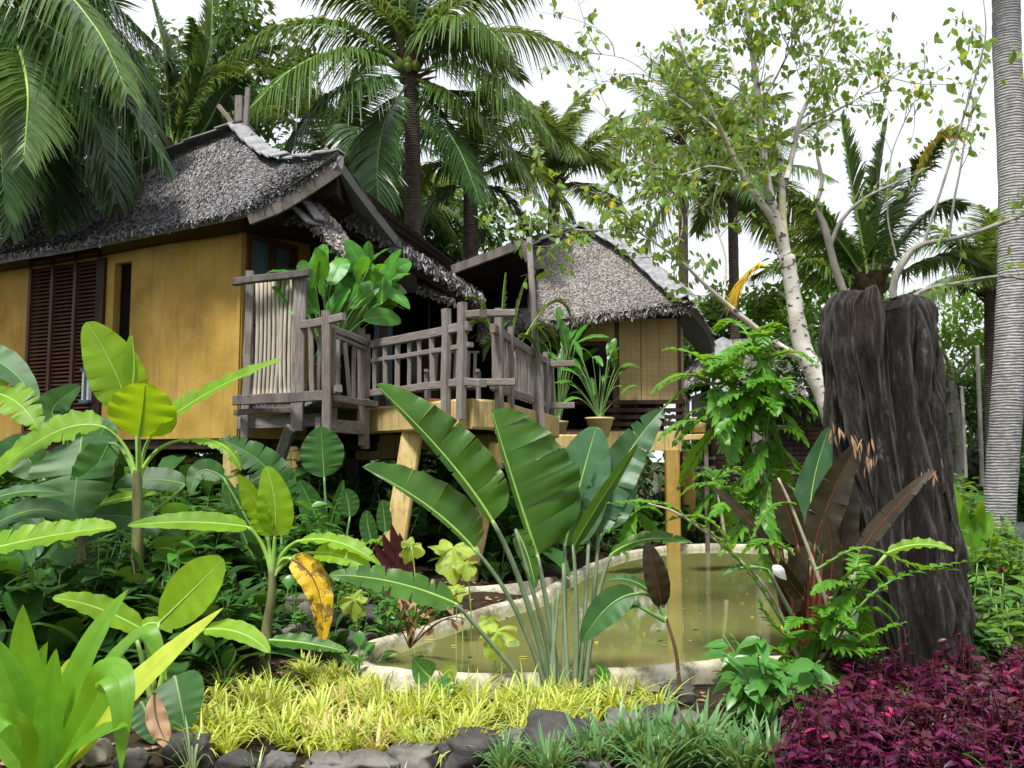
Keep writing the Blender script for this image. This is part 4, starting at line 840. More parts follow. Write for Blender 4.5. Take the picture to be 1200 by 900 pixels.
# main centre palm
D = 17
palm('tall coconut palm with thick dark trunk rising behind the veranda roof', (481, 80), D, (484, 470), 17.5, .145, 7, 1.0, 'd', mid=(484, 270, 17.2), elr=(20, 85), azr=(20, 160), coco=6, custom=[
 ([(478,76,D),(400,30,D-.8),(328,32,D-1.4),(262,66,D-2)], .8, dict(nl=85, droop=.75, w=.05, rr=.03)),
 ([(478,84,D),(405,60,D-1),(345,80,D-1.8),(292,128,D-2.4)], .95, dict(nl=85, droop=.8, w=.05, rr=.03)),
 ([(478,90,D),(420,95,D-1),(370,125,D-1.4),(330,190,D-1.8)], .9, dict(nl=80, droop=.8, w=.05, m=Dk)),
 ([(479,96,D),(452,140,D-.6),(442,200,D-.9),(446,262,D-1)], .75, dict(nl=70, droop=.35, w=.05, m=Dk)),
 ([(481,70,D),(486,20,D),(500,-40,D),(540,-110,D)], .9, dict(nl=70, droop=.5, w=.05)),
 ([(479,70,D),(455,20,D-.4),(405,-10,D-.8),(340,-20,D-1)], .85, dict(nl=75, droop=.6, w=.05)),
 ([(484,70,D),(520,15,D-.4),(565,-10,D-.8),(630,-8,D-1)], .85, dict(nl=75, droop=.7, w=.05)),
 ([(484,72,D),(515,30,D-.7),(560,25,D-1.2),(597,62,D-1.6)], .85, dict(nl=80, droop=.9, w=.05)),
 ([(484,76,D),(545,42,D+.3),(620,40,D+.5),(690,72,D+.4)], .75, dict(nl=85, droop=.75, w=.045)),
 ([(486,84,D),(545,75,D-.6),(600,105,D-1.2),(648,165,D-1.6)], .85, dict(nl=85, droop=.8, w=.05)),
 ([(486,92,D),(530,110,D-.6),(590,165,D-1),(648,262,D-1.4)], .7, dict(nl=85, droop=.7, w=.05)),
 ([(485,98,D),(520,110,D+.5),(590,120,D+.8),(672,165,D+1)], .7, dict(nl=80, droop=.6, w=.045, m=Dk)),
 ([(485,98,D),(515,140,D-.5),(540,180,D-.9),(562,235,D-1.3)], .7, dict(nl=70, droop=.6, w=.045, m=Dk)),
])
D = 20
palm('shorter coconut palm right of the tall one with yellowish coconuts', (551, 212), D, (556, 480), 20, .16, 6, .85, 'n', elr=(20, 85), coco=6, custom=[
 ([(549,205,D),(505,160,D),(460,150,D),(415,180,D)], .8, dict(nl=70, droop=.6, w=.05, m=['palm_leaf_far','rib'])),
 ([(549,212,D),(515,195,D),(470,215,D),(425,265,D)], .85, dict(nl=70, droop=.6, w=.05)),
 ([(549,218,D),(520,225,D),(495,260,D),(480,310,D)], .7, dict(nl=60, droop=.5, w=.05, m=Dk)),
 ([(553,205,D),(600,150,D),(640,150,D),(690,185,D)], .8, dict(nl=70, droop=.6, w=.05)),
 ([(554,212,D),(600,195,D),(650,225,D),(680,280,D)], .8, dict(nl=70, droop=.6, w=.05)),
 ([(553,218,D),(585,225,D),(610,255,D),(622,300,D)], .7, dict(nl=60, droop=.5, w=.05, m=Dk)),
 ([(551,200,D),(548,150,D),(560,110,D),(590,90,D)], .7, dict(nl=60, droop=.5, w=.05))])
D = 23
palm('palm right of the coconut palms with a brown drooping frond', (650, 215), D, (640, 440), 23, .15, 12, .85, 'n', elr=(-15, 80), custom=[
 ([(648,215,D),(640,200,D-.5),(625,205,D-.9),(618,228,D-1)], .5, dict(nl=50, droop=.6, w=.05, m=['dry_leaf', 'brown_stem'])),
 ([(652,212,D),(690,165,D),(725,140,D),(710,150,D)], .6, dict(nl=50, droop=.4, w=.05)),
 ([(652,216,D),(690,190,D),(715,205,D),(728,240,D)], .6, dict(nl=50, droop=.5, w=.05))])
palm('pale feathery palm half hidden behind the tall dark trunk', (437, 250), 25, (430, 420), 25, .14, 17, .95, 'f', elr=(-25, 80))
palm('small far palm low between tall palm trunks', (520, 270), 28, (520, 420), 28, .13, 15, .85, 'f', elr=(-30, 80))
palm('dark palm left of the tall one behind the roof ridge', (395, 190), 22, (392, 420), 22, .15, 12, .95, 'd', elr=(-30, 70))
# left palms
D = 12.5
palm('huge coconut palm reaching in from the upper left edge', (-60, 20), D, (-130, 500), 14, .2, 6, 1.1, 'd', azr=(60, 300), custom=[
 ([(-50,10,D),(30,18,D-.5),(120,85,D-1),(190,185,D-1.2)], 1.0, dict(nl=110, droop=.75, w=.05, m=Dk, rr=.035)),
 ([(-50,20,D),(10,40,D-.8),(32,100,D-1.4),(28,190,D-1.6)], .8, dict(nl=90, droop=.4, w=.05, rr=.035)),
 ([(-50,0,D),(30,-30,D),(120,0,D),(185,55,D)], .9, dict(nl=100, droop=.7, w=.05, m=Dk)),
 ([(-50,10,D),(50,-20,D-1),(110,30,D-1.4),(150,110,D-1.8)], .8, dict(nl=90, droop=.8, w=.05)),
 ([(-50,5,D+1),(40,60,D+.6),(110,140,D+.4),(135,235,D+.2)], 1.0, dict(nl=100, droop=.7, w=.05, m=Dk)),
 ([(-50,0,D+1),(60,-10,D+1),(140,40,D+1),(178,120,D+1)], 1.0, dict(nl=100, droop=.8, w=.05, m=Dk)),
 ([(-50,40,D+1),(10,110,D+.8),(60,180,D+.6),(70,265,D+.5)], .9, dict(nl=90, droop=.5, w=.05, m=Dk)),
 ([(-50,30,D),(-10,90,D-.5),(0,160,D-.8),(5,250,D-1)], .8, dict(nl=90, droop=.4, w=.05, m=Dk))])
D = 16
palm('dark palm behind the left roof slope with hanging fronds', (40, 165), D, (30, 420), 16.5, .17, 16, 1.05, 'd', elr=(-30, 60), custom=[
 ([(45,160,D),(90,145,D),(140,170,D),(160,225,D)], .9, dict(nl=80, droop=.7, w=.05, m=Dk)),
 ([(40,165,D),(80,190,D-.4),(100,215,D-.6),(108,250,D-.8)], .9, dict(nl=80, droop=.6, w=.05, m=Dk)),
 ([(40,160,D),(20,130,D),(-20,150,D),(-50,200,D)], .9, dict(nl=80, droop=.7, w=.05, m=Dk))])
D = 15
palm('young palm with stiff upright fronds just behind the left roof', (202, 185), D, (204, 420), 15.2, .13, 4, .8, 'n', elr=(20, 60), azr=(30, 150), custom=[
 ([(203,182,D),(198,120,D),(192,60,D),(178,0,D)], .8, dict(nl=80, droop=.25, w=.05, ang=45)),
 ([(205,182,D),(214,120,D),(228,60,D),(224,20,D-.6)], .55, dict(nl=80, droop=.6, w=.045, m=['palm_leaf_far','rib'])),
 ([(206,184,D),(225,130,D),(245,60,D),(250,-20,D)], .8, dict(nl=80, droop=.3, w=.05, ang=45)),
 ([(207,186,D),(240,150,D),(262,110,D),(290,90,D)], .8, dict(nl=80, droop=.5, w=.05, m=Dk)),
 ([(200,184,D),(180,140,D),(150,115,D),(115,110,D)], .8, dict(nl=80, droop=.5, w=.05, m=Dk)),
 ([(207,190,D),(245,180,D),(270,190,D),(285,225,D)], .7, dict(nl=70, droop=.5, w=.05, m=Dk))])
# right palms
palm('palm behind the white barked tree with thin trunk', (858, 225), 24, (862, 420), 24, .13, 20, .95, 'n', elr=(-30, 80))
D = 15
palm('short palm right behind the stump with one yellowing frond', (1020, 335), D, (1024, 480), 15, .2, 5, .7, 'n', elr=(20, 70), azr=(30, 150), custom=[
 ([(1018,330,D),(1008,270,D),(995,200,D),(985,135,D)], .8, dict(nl=80, droop=.3, w=.05, ang=45)),
 ([(1022,330,D),(1026,270,D),(1030,210,D),(1040,140,D)], .8, dict(nl=80, droop=.3, w=.05, ang=45)),
 ([(1016,332,D),(990,290,D),(955,250,D),(915,220,D)], .8, dict(nl=80, droop=.45, w=.05)),
 ([(1025,332,D),(1045,270,D),(1070,215,D),(1100,165,D-.5)], .75, dict(nl=85, droop=.4, w=.05, m=['palm_leaf', 'rib'])),
 ([(1026,334,D),(1060,280,D),(1095,245,D),(1130,240,D)], .75, dict(nl=80, droop=.5, w=.05)),
 ([(1068,218,D-.4),(1085,185,D-.5),(1105,160,D-.6),(1125,152,D-.7)], .6, dict(nl=50, droop=.6, w=.06, m=Yv)),
 ([(1014,336,D),(975,320,D),(930,305,D),(880,325,D)], .7, dict(nl=80, droop=.5, w=.05)),
 ([(900,312,D),(885,315,D),(872,330,D),(865,350,D)], .55, dict(nl=30, droop=.5, w=.07, m=Yv)),
 ([(1026,338,D),(1075,310,D),(1120,300,D),(1165,320,D)], .7, dict(nl=80, droop=.5, w=.05))])
D = 19
palm('palm just left of the pale trunk at the right edge', (1163, 345), D, (1160, 480), D, .16, 14, .75, 'n', elr=(-20, 75), custom=[
 ([(1160,340,D),(1130,290,D),(1095,280,D),(1060,300,D)], .7, dict(nl=70, droop=.6, w=.05)),
 ([(1162,335,D),(1150,280,D),(1160,250,D),(1190,235,D)], .7, dict(nl=70, droop=.5, w=.05)),
 ([(1158,345,D),(1120,330,D),(1080,350,D),(1060,385,D)], .6, dict(nl=60, droop=.6, w=.05, m=['palm_leaf_far','rib']))])
palm('far palm above the right roof beside the thin branches', (800, 160), 30, (800, 420), 30, .15, 16, .95, 'f', elr=(-25, 80))
# pale trunk close on the right, crown far above the picture
t = thing('palm_tree', 'stout pale ringed palm trunk standing at the right edge', 'palm tree', tuple(V(P(1166,655,12)[0], 12, 0)))
tp = P(1176, -30, 12); bs = P(1166, 655, 12)
palm_trunk(t, [V(bs[0]-.0, 12, -.1), P(1168,640,12), P(1181,450,12), P(1188,250,12), P(1180,60,12), tp, tp+V(-.25, 0, 2.2)], .21, .165, 'palm_bark_pale', 1.35)
for i in range(14): add_frond(t, tp+V(-.25, 0, 2.2), 'n'+str(i % 4), i*2.4, R(70-7*i), 1.0)

# ================================================================= white barked tree
WT = thing('birch_like_tree', 'slender white barked tree with dark patches and sparse small leaves', 'tree', tuple(V(P(1000,640,9.2)[0], 9.2, 0)))
D = 9
mb = MB(); br = []
T0 = limb(mb, [(1010,690,9.3,26),(992,560,9.1,25),(975,488,9,25),(958,445,9,24),(940,405,9,21),(930,350,9,18.5),(922,300,9,18.2)], n=40)
br.append(limb(mb, [(922,302,9,18),(912,262,9,13),(903,232,9,13),(896,195,9,13),(892,155,9,12),(888,110,8.9,10),(880,50,8.8,8),(872,-10,8.7,5)]))
br.append(limb(mb, [(922,302,9,15),(908,262,9,11),(888,232,8.9,11),(868,200,8.8,10),(848,160,8.7,8),(826,115,8.5,7),(806,75,8.4,5),(790,30,8.3,3)]))
br.append(limb(mb, [(922,302,9,13),(918,262,9.1,11),(916,215,9.2,10),(914,185,9.3,9),(907,155,9.3,6)]))
br.append(limb(mb, [(922,210,9,9),(932,165,9.1,8),(938,138,9.1,7),(952,105,9.2,5),(965,60,9.2,4),(988,4,9.3,2.5)]))
br.append(limb(mb, [(936,155,9.1,5),(965,138,9,4),(1005,115,8.9,3.5),(1040,95,8.8,2.5),(1072,72,8.7,1.5)]))
br.append(limb(mb, [(943,423,9,12),(910,403,8.9,10),(880,380,8.8,9),(850,355,8.7,7),(820,328,8.6,5),(800,308,8.5,4),(765,283,8.4,3),(735,266,8.3,3),(700,270,8.2,2.5),(655,268,8.1,1.2)]))
br.append(limb(mb, [(862,200,8.8,4),(830,195,8.6,3),(795,205,8.5,2.5),(760,190,8.4,1.5),(715,170,8.3,1)]))
br.append(limb(mb, [(850,160,8.7,4),(815,130,8.9,3),(775,100,9,2),(735,70,9.1,1.4),(690,62,9.2,1)]))
br.append(limb(mb, [(896,190,9,4),(885,140,9.2,3.5),(860,80,9.3,3),(850,30,9.4,2),(845,-30,9.4,1)]))
br.append(limb(mb, [(892,120,9,4),(915,80,8.8,3),(930,40,8.7,2.4),(925,-20,8.7,1.5)]))
br.append(limb(mb, [(848,355,8.7,4),(850,300,8.8,3),(835,250,8.9,2.5),(845,200,9,1.5)]))
br.append(limb(mb, [(790,300,8.5,2.5),(800,262,8.6,2),(790,235,8.7,1.5),(765,215,8.7,1)]))
mb.build('trunk', M['white_bark'], WT)
mb = MB(); allp = []
cnt = [24, 24, 8, 18, 10, 24, 14, 14, 16, 16, 10, 8]
for b, n in zip(br, cnt): allp += twigs(mb, b, n, .8, .0055, 1.0, t0=.35, up=.25)
sub = []
for p in allp[:]: sub += twigs(mb, p, 2, .35, .003, 1, t0=.4, up=.1)
allp += sub; mb.build('branches', M['grey_branch'], WT)
ml = MB(); my = MB()
for p in allp: hang_leaves(ml, p, 7, .085, 0, .03)
for p in random.sample(allp, 60): hang_leaves(my, p, 2, .085, 0, .03)
ml.build('crown', M['tree_leaf'], WT); my.build('yellow_leaves', M['tree_leaf_yellow'], WT)
# second bare tree behind the stump
BT = thing('bare_tree', 'crooked nearly leafless grey tree rising behind the burnt stump', 'tree', tuple(V(P(1020,560,10.5)[0], 10.5, 0)))
mb = MB(); D = 10.5; br = []
limb(mb, [(1020,640,D,26),(1010,480,D,24),(1004,380,D,20)])
br.append(limb(mb, [(1004,385,D,16),(990,345,D,12),(978,312,D,12),(968,272,D,11),(958,240,D,7),(963,213,D,6),(957,173,D,4),(962,130,D,2)]))
br.append(limb(mb, [(972,290,D,7),(985,260,D,6),(1007,237,D,5),(1033,222,D,4),(1083,200,D,2)]))
br.append(limb(mb, [(1030,440,D,15),(1045,365,D,12),(1048,330,D,11),(1063,300,D,10),(1083,286,D,8),(1125,278,D,7),(1172,262,D,6),(1230,240,D,4)]))
br.append(limb(mb, [(1083,286,D,5),(1090,262,D,4.5),(1103,222,D,4),(1120,167,D,3.5),(1140,100,D,3),(1155,40,D,2),(1150,-20,D,1)]))
br.append(limb(mb, [(1112,282,D,4),(1118,235,D,3.5),(1125,200,D,3),(1135,145,D,2.5),(1160,85,D,1.5)]))
br.append(limb(mb, [(1050,400,D,10),(1068,355,D,8),(1083,340,D,7),(1120,332,D,5),(1172,324,D,4.5),(1225,330,D,3)]))
br.append(limb(mb, [(1050,300,D,3),(1040,250,D,2.5),(1045,180,D,2),(1075,110,D,1.5),(1085,70,D,1)]))
allp = []
for b in br: allp += twigs(mb, b, 7, .6, .005, .8, t0=.45, up=.3)
mb.build('trunk', M['grey_branch'], BT); ml = MB()
for p in allp: hang_leaves(ml, p, 6, .1, 0, .05)
for p in ([P(1110,20,9.5), P(1125,40,9.6), P(1120,90,9.7)], [P(1150,20,9.5), P(1130,60,9.6), P(1125,95,9.7)], [P(1195,20,9.5), P(1210,60,9.6), P(1195,70,9.7)]): hang_leaves(ml, bez(p, 8), 16, .13, 0, .1)
ml.build('crown', M['tree_leaf'], BT)

# ================================================================= burnt stump
SD = 7.0
ys_ = [344, 360, 400, 450, 500, 560, 620, 700, 790]; lx = [975, 966, 966, 972, 977, 985, 995, 1010, 1024]; rx = [1082, 1085, 1090, 1093, 1102, 1112, 1120, 1127, 1136]; gx = [1026, 1026, 1031, 1036, 1041, 1046, 1052, 1060, 1068]
nh, na = 190, 260; rows = []
for i in range(nh):
    t = i/(nh-1); y = 790-(790-344)*t; L_, R_, Gx = (np.interp(y, ys_, q) for q in (lx, rx, gx)); a, b, g_ = P(L_, y, SD)[0], P(R_, y, SD)[0], P(Gx, y, SD)[0]; z = Z(y, SD)
    cx = (a+b)/2; rw = (b-a)/2; row = []
    for k in range(na):
        th = 2*math.pi*k/na; x = math.cos(th); s_ = math.sin(th)
        px = cx + rw*x*(1+.04*math.sin(3*th)); py_ = SD + .34*s_*(1.1-.1*t)
        dxg = (px-g_)/.055; groove = math.exp(-dxg*dxg)*.26*(s_ < 0); dx2 = (px-g_-.2-.05*math.sin(z*2))/.035; groove += math.exp(-dx2*dx2)*.10*(s_ < 0); dx3 = (px-g_+.22+.03*math.sin(z*3))/.04; groove += math.exp(-dx3*dx3)*.07*(s_ < 0)
        rid = mnoise.fractal(Vector((x*3.2, s_*3.2, z*.55)), 1.0, 2.2, 5)*.085 + abs(mnoise.noise(Vector((x*8+z*.5, s_*8, z*2.4))))*.06 - abs(mnoise.noise(Vector((x*22, s_*22, z*2.2))))*.03 - max(0, mnoise.noise(Vector((x*6, s_*6, z*1.1+5)))-.15)*.16 + mnoise.noise(Vector((x*3, s_*3, z*3)))*.05 + mnoise.noise(Vector((x*34, s_*34, z*3)))*.006
        row.append((px + x*rid, py_ + s_*rid + groove, z))
    rows.append(row)
rows = np.array(rows)
tz = np.where(rows[-1][:, 0] < P(1024, 350, SD)[0], 0.0, -.06); 
for j in range(12):
    f = (12-j)/12; rows[-1-j][:, 2] += (tz + .03*np.array([mnoise.noise(Vector((p[0]*7, p[1]*7, 1))) for p in rows[-1]]))*f
for j in range(9):      # rounded shoulders of the two lobes
    f = (9-j)/9; r_ = rows[-1-j]; c1_ = P(1000, 350, SD)[0]; c2_ = P(1062, 350, SD)[0]; cc_ = np.where(r_[:, 0] < P(1028, 350, SD)[0], c1_, c2_)
    r_[:, 0] += (cc_ - r_[:, 0])*.16*f**2.5; r_[:, 1] += (SD - r_[:, 1])*.2*f**2.5
    gd = np.exp(-((r_[:, 0]-P(1027, 350, SD)[0])/.05)**2); r_[:, 2] -= gd*.12*f
topc = rows[-1].mean(0)
cap = np.array([rows[-1]*(1-f)+topc*f + UP*(.03*math.sin(f*9)-.05*f) for f in (0, .25, .5, .75, .98)])
mb = MB(); mb.grid(np.concatenate([np.concatenate([rows, cap[1:]]), np.concatenate([rows, cap[1:]])[:, :1]], 1)); one(mb, 'tree_stump', M['burnt_wood'], 'tall blackened split tree stump standing upright on the right', 'stump')

# ================================================================= rocks
def rock(c, rx, ry, rz, mat, label, group='rounded rocks edging the beds', seed=None):
    seed = random.uniform(0, 99) if seed is None else seed; mb = MB(); nu, nv = 34, 18; rows = []; th_ = random.uniform(-.5, .5); ROT = np.array([[math.cos(th_), 0, math.sin(th_)], [0, 1, 0], [-math.sin(th_), 0, math.cos(th_)]])
    for i in range(nv+1):
        ph = math.pi*i/nv; row = []
        for k in range(nu+1):
            th = 2*math.pi*(k % nu)/nu; d = V(math.sin(ph)*math.cos(th), math.sin(ph)*math.sin(th), math.cos(ph))
            d2 = np.sign(d)*np.abs(d)**.62; d2 = d2 @ ROT; r = .86 + .34*mnoise.noise(Vector(d*1.3)+Vector((seed, 0, 0))) + .14*mnoise.noise(Vector(d*3.0)+Vector((seed, 5, 0))) + .03*mnoise.noise(Vector(d*11)+Vector((seed, 5, 0))); row.append(d2*V(rx, ry, rz)*r)
        rows.append(row)
    a = random.uniform(-.3, .3); ca, sa = math.cos(a), math.sin(a); rows = np.array(rows) @ np.array([[ca, sa, 0], [-sa, ca, 0], [0, 0, 1]]) + np.asarray(c); mb.grid(rows)
    return one(mb, 'rock', M[mat], label, 'rock', group, loc=tuple(c))
def prock(px, pyb, w_, h_, mat, label, z=0.0):
    c = G(px, pyb, z); k = c[1]/F; return rock(c + V(0, w_*k*.3, h_*k*.30), w_*k*.52, w_*k*.45, h_*k*.5, mat, label)
RK = [(108,898,34,34,'rock_tan','smooth tan stone at the foot of the big strap leaved plant'),(62,902,26,26,'rock_grey','grey stone half hidden under the strap leaves at the left'),(148,905,40,26,'rock_grey','pale grey flat stone just right of the smooth tan stone'),
 (215,900,60,40,'rock_dark','dark stone beside the brown curled leaf at lower left'),(275,912,50,30,'rock_dark','low dark stone in the front edging under the white striped blades'),(322,912,40,32,'rock_grey','rounded light stone before the yellow grass, left end'),
 (382,914,66,30,'rock_grey','long flat light stone in the front edging'),(430,912,60,28,'rock_grey','low flat grey stone right of the long flat light stone'),(486,906,62,34,'rock_grey','grey brown stone at the front foot of the yellow grass'),
 (548,902,84,42,'rock_dark','broad dark stone at the bottom centre of the edging'),(607,890,60,34,'rock_grey','brownish flat stone under the broad traveller plant'),(648,893,86,54,'rock_dark','largest smooth dark boulder in the centre of the edging'),
 (700,880,52,30,'rock_dark','small dark stone just right of the largest smooth boulder'),(735,875,66,42,'rock_grey','grey boulder behind the blue green blades'),(778,858,44,36,'rock_dark','dark boulder below the red leaf plant'),
 (798,826,46,26,'rock_dark','flat dark rock sitting on top near the pond corner'),(812,868,44,36,'rock_grey','squat grey rock left of the broad leaved shrub'),(760,905,52,30,'rock_grey','low grey stone sunk in the blue green blades'),
 (838,880,50,26,'rock_tan','pale tan slab near the shrub beside the pond wall'),(880,892,44,24,'rock_grey','small grey slab at the edge of the purple bed'),(690,912,60,28,'rock_dark','dark low stone at the bottom edge below the boulders'),
 (405,768,58,34,'rock_dark','smooth black boulder against the left corner of the pond'),(420,744,70,38,'rock_dark','dark boulder behind the black one at the pond corner'),(340,760,52,34,'rock_grey','grey rock beside the dead yellow leaf'),
 (372,742,42,28,'rock_dark','small dark rock right behind the dead yellow leaf'),(350,722,44,30,'rock_grey','light grey rock in the shade behind the small banana'),(385,716,40,26,'rock_dark','dark angular rock in the shade near the dark boulder'),
 (318,742,36,28,'rock_dark','dark rock at the foot of the small banana stem'),(300,716,36,26,'rock_dark','low dark rock left of the small banana stem'),
 (1150,735,54,30,'rock_grey','grey rock hidden by the shrub at the foot of the pale palm')]
for px, pyb, w_, h_, m_, l_ in RK:
    c = G(px, pyb); prock(px, pyb, w_, h_, m_, l_, max(0, gz(c[0], c[1])))

# ================================================================= undergrowth masses (nobody could count them)
def scatter(n, f):
    k = 0
    while k < n:
        q = f()
        if q is None: continue
        k += 1; yield q
def free(x, y, m=.25): return not inside(x, y) and np.min(np.hypot(RIMC[:, 0]-x, RIMC[:, 1]-y)) > m
def pick(x0, x1, y0, y1, m=.25, band=None):
    def f():
        x, y = random.uniform(x0, x1), random.uniform(y0, y1)
        # x range given as photo columns at that depth
        X = (x-600)/F*y
        if not free(X, y, m) or (band and not band(x, y)): return None
        return V(X, y, gz(X, y))
    return f
def mass(label, spots, mk, mats):
    mb = MB()
    for c in spots: mk(mb, c)
    return one(mb, 'undergrowth', [M[m] for m in mats], label, 'undergrowth', kind='stuff')
UM = ['under_leaf', 'rib_dark', 'tree_leaf_mid', 'grass_white', 'maroon_leaf', 'shrub_leaf']
def mixed(hs=1.0, kinds=(0, 1, 2, 3)):
    def mk(mb, c):
        k = random.choice(kinds); h = hs*random.uniform(.7, 1.3)
        if k == 0: rosette(mb, c, random.randint(9, 15), .42*h, random.uniform(.25, .42), 0, 1)
        elif k == 1: leafy(mb, c, .6*h, 7, .14*h, random.choice((0, 0, 5)), .45)
        elif k == 2: rosette(mb, c, 14, .3*h, .5, random.choice((0, 5)), 1, .8, .8)
        elif k == 3: tuft(mb, c, 34, .5*h, .022, 0, .8, .8)
        elif k == 4: tuft(mb, c, 30, .34*h, .022, 3, .9, 1.0)
        elif k == 5: leafy(mb, c, .8*h, 8, .12*h, 2, .5)
    return mk
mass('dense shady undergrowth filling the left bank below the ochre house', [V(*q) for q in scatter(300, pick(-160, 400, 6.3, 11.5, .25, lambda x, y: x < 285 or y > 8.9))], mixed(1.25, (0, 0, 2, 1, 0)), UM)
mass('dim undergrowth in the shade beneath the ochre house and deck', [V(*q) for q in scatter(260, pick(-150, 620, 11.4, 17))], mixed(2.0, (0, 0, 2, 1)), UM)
mass('dark undergrowth along the far bank of the pond', [V(*q) for q in scatter(200, pick(560, 960, 11, 18.5, .35))], mixed(1.0, (0, 1, 1, 2, 3)), UM)
mass('mixed greenery between stump and far hut', [V(*q) for q in scatter(150, pick(930, 1120, 8.3, 17, .3))], mixed(1.3, (0, 1, 5, 5)), UM)
mass('green ground plants round the foot of the pale palm trunk', [V(*q) for q in scatter(90, pick(1120, 1260, 7.4, 12.2, .3))], mixed(.8, (1, 5, 5, 0, 3)), UM)
mass('low greenery by the road edge at the far right', [V(*q) for q in scatter(60, pick(1040, 1150, 12, 20, .3))], mixed(1.3, (1, 5, 0)), UM)
mass('green hedge band across the road', [V(*q) for q in scatter(90, pick(1030, 1300, 21.8, 26, .3))], mixed(2.2, (1, 5, 1)), UM)
mass('white striped grass tufts in the shade of the left bank', [V(*q) for q in scatter(36, pick(70, 250, 6.8, 8.6))], mixed(1.25, (4,)), UM)
mass('low leaves and weeds among the stones at the left corner of the pond', [V(*q) for q in scatter(60, pick(290, 520, 7.2, 9.5, .1))], mixed(.55, (1, 2, 5, 0)), UM)
# leaf litter
mb = MB(); n = 2600; x = rng.uniform(-5, 5, n); y = rng.uniform(4, 12, n); pts = [(a, b, gz(a, b)+.01) for a, b in zip(x, y) if free(a, b, .12)]; pts = np.array(pts); a = rng.uniform(0, 6.28, len(pts))
mb.leaves(pts, np.stack([np.cos(a), np.sin(a), rng.uniform(0, .3, len(pts))], 1), UP+rng.normal(0, .2, (len(pts), 3)), .09*rng.uniform(.4, 1.3, len(pts)), .04, .1, 3, .3); one(mb, 'leaf_litter', M['dry_leaf'], 'brown dead leaves scattered over the dark soil', 'leaf litter', kind='stuff')

mass('weeds and small leaves creeping against the outside of the pond rim', [V(*q) for q in scatter(120, lambda: (lambda k, o: (lambda p: V(p[0], p[1], gz(p[0], p[1])))(RIMC[k]*V(1,1,0) + nz((RIMC[k]-c0)*V(1,1,0))*o))(random.choice([i for i in range(150) if RIMC[i][1] > 6.75]), random.uniform(.12, .4)))], mixed(.42, (1, 0, 2, 3)), UM)
mb = MB(); k = 0
while k < 42:
    q = G(random.uniform(430, 950), random.uniform(660, 775), WZ)
    if inside(q[0], q[1]): mb.leaves(q + UP*.006, V(random.uniform(-1, 1), random.uniform(-1, 1), .02), UP, random.uniform(.04, .09), .035, 0, 4, .08, random.randint(0, 2)); k += 1
one(mb, 'floating_leaves', [M['dry_leaf'], M['tree_leaf_yellow'], M['under_leaf']], 'small fallen leaves floating on the muddy pond', 'leaf litter', kind='stuff')
# yellow variegated grass
def yg():
    px = random.uniform(215, 775); py = random.uniform(788, 896)
    lo = 775 + max(0, (px-400))*.02; hi = 893 - max(0, px-560)*.24
    if px < 330: lo = 772 + (330-px)*.35
    if py < lo or py > hi: return None
    g_ = G(px, py)
    return g_ if free(g_[0], g_[1], .1) else None
mb = MB()
for c in scatter(165, yg): tuft(mb, c, random.randint(22, 32), random.uniform(.3, .5)*(.62 if c[1] > 6.05 else 1), random.uniform(.012, .021), 0 if random.random() < .72 else random.choice((1, 1, 2)), .95, .6)
one(mb, 'yellow_grass', [M['grass_yellow'], M['grass_green'], M['grass_dry']], 'bed of yellow and cream variegated grass before the pond', 'grass', kind='stuff')
# blue green strappy tufts at the bottom
def tufts(label, lst, n, L, W, mat, kind_name, grp):
    for px, py, sc in lst:
        mb = MB(); c = G(px, py-18); [tuft(mb, c + V(random.uniform(-.13, .13), random.uniform(-.06, .12), 0)*(q > 0), n, L*sc*random.uniform(.75, 1.1), W*sc, 0, .8, .5) for q in range(3 if n > 20 else 1)]
        lab = label[(px, py)]; one(mb, kind_name, M[mat], lab, 'grass tuft', grp)
LT = {(590,925):'blue green blade tuft at bottom, first from the left of the centre row', (640,930):'blue green blade tuft at the bottom beneath the largest smooth boulder', (700,925):'upright blue green blade tuft before the grey boulder', (745,915):'tall blue green tuft in the middle of the centre row', (800,925):'arching blue green tuft below the pale tan slab', (850,930):'wide blue green tuft at the bottom right of the centre row', (905,935):'last blue green tuft beside the purple leaved bed',
 (225,925):'thin white striped tuft at the bottom under the brown curled leaf', (300,932):'sparse white striped tuft in front of the stone edging', (1010,925):'single pale blade tuft in front of the purple bed', (770,935):'dense low blue green tuft beneath the arching one', (470,940):'few pale blades at the bottom before the long stones'}
tufts(LT, [(590,925,.75),(640,930,.8),(700,925,.9),(745,915,1.1),(800,925,1.2),(850,930,1.3),(905,935,1.1),(770,935,1.0)], 44, .46, .024, 'grass_blue', 'blade_tuft', 'blade tufts along the bottom edge')
tufts(LT, [(225,925,1.0),(300,932,.7),(470,940,.5),(1010,925,.45)], 13, .45, .018, 'grass_white', 'blade_tuft', 'blade tufts along the bottom edge')
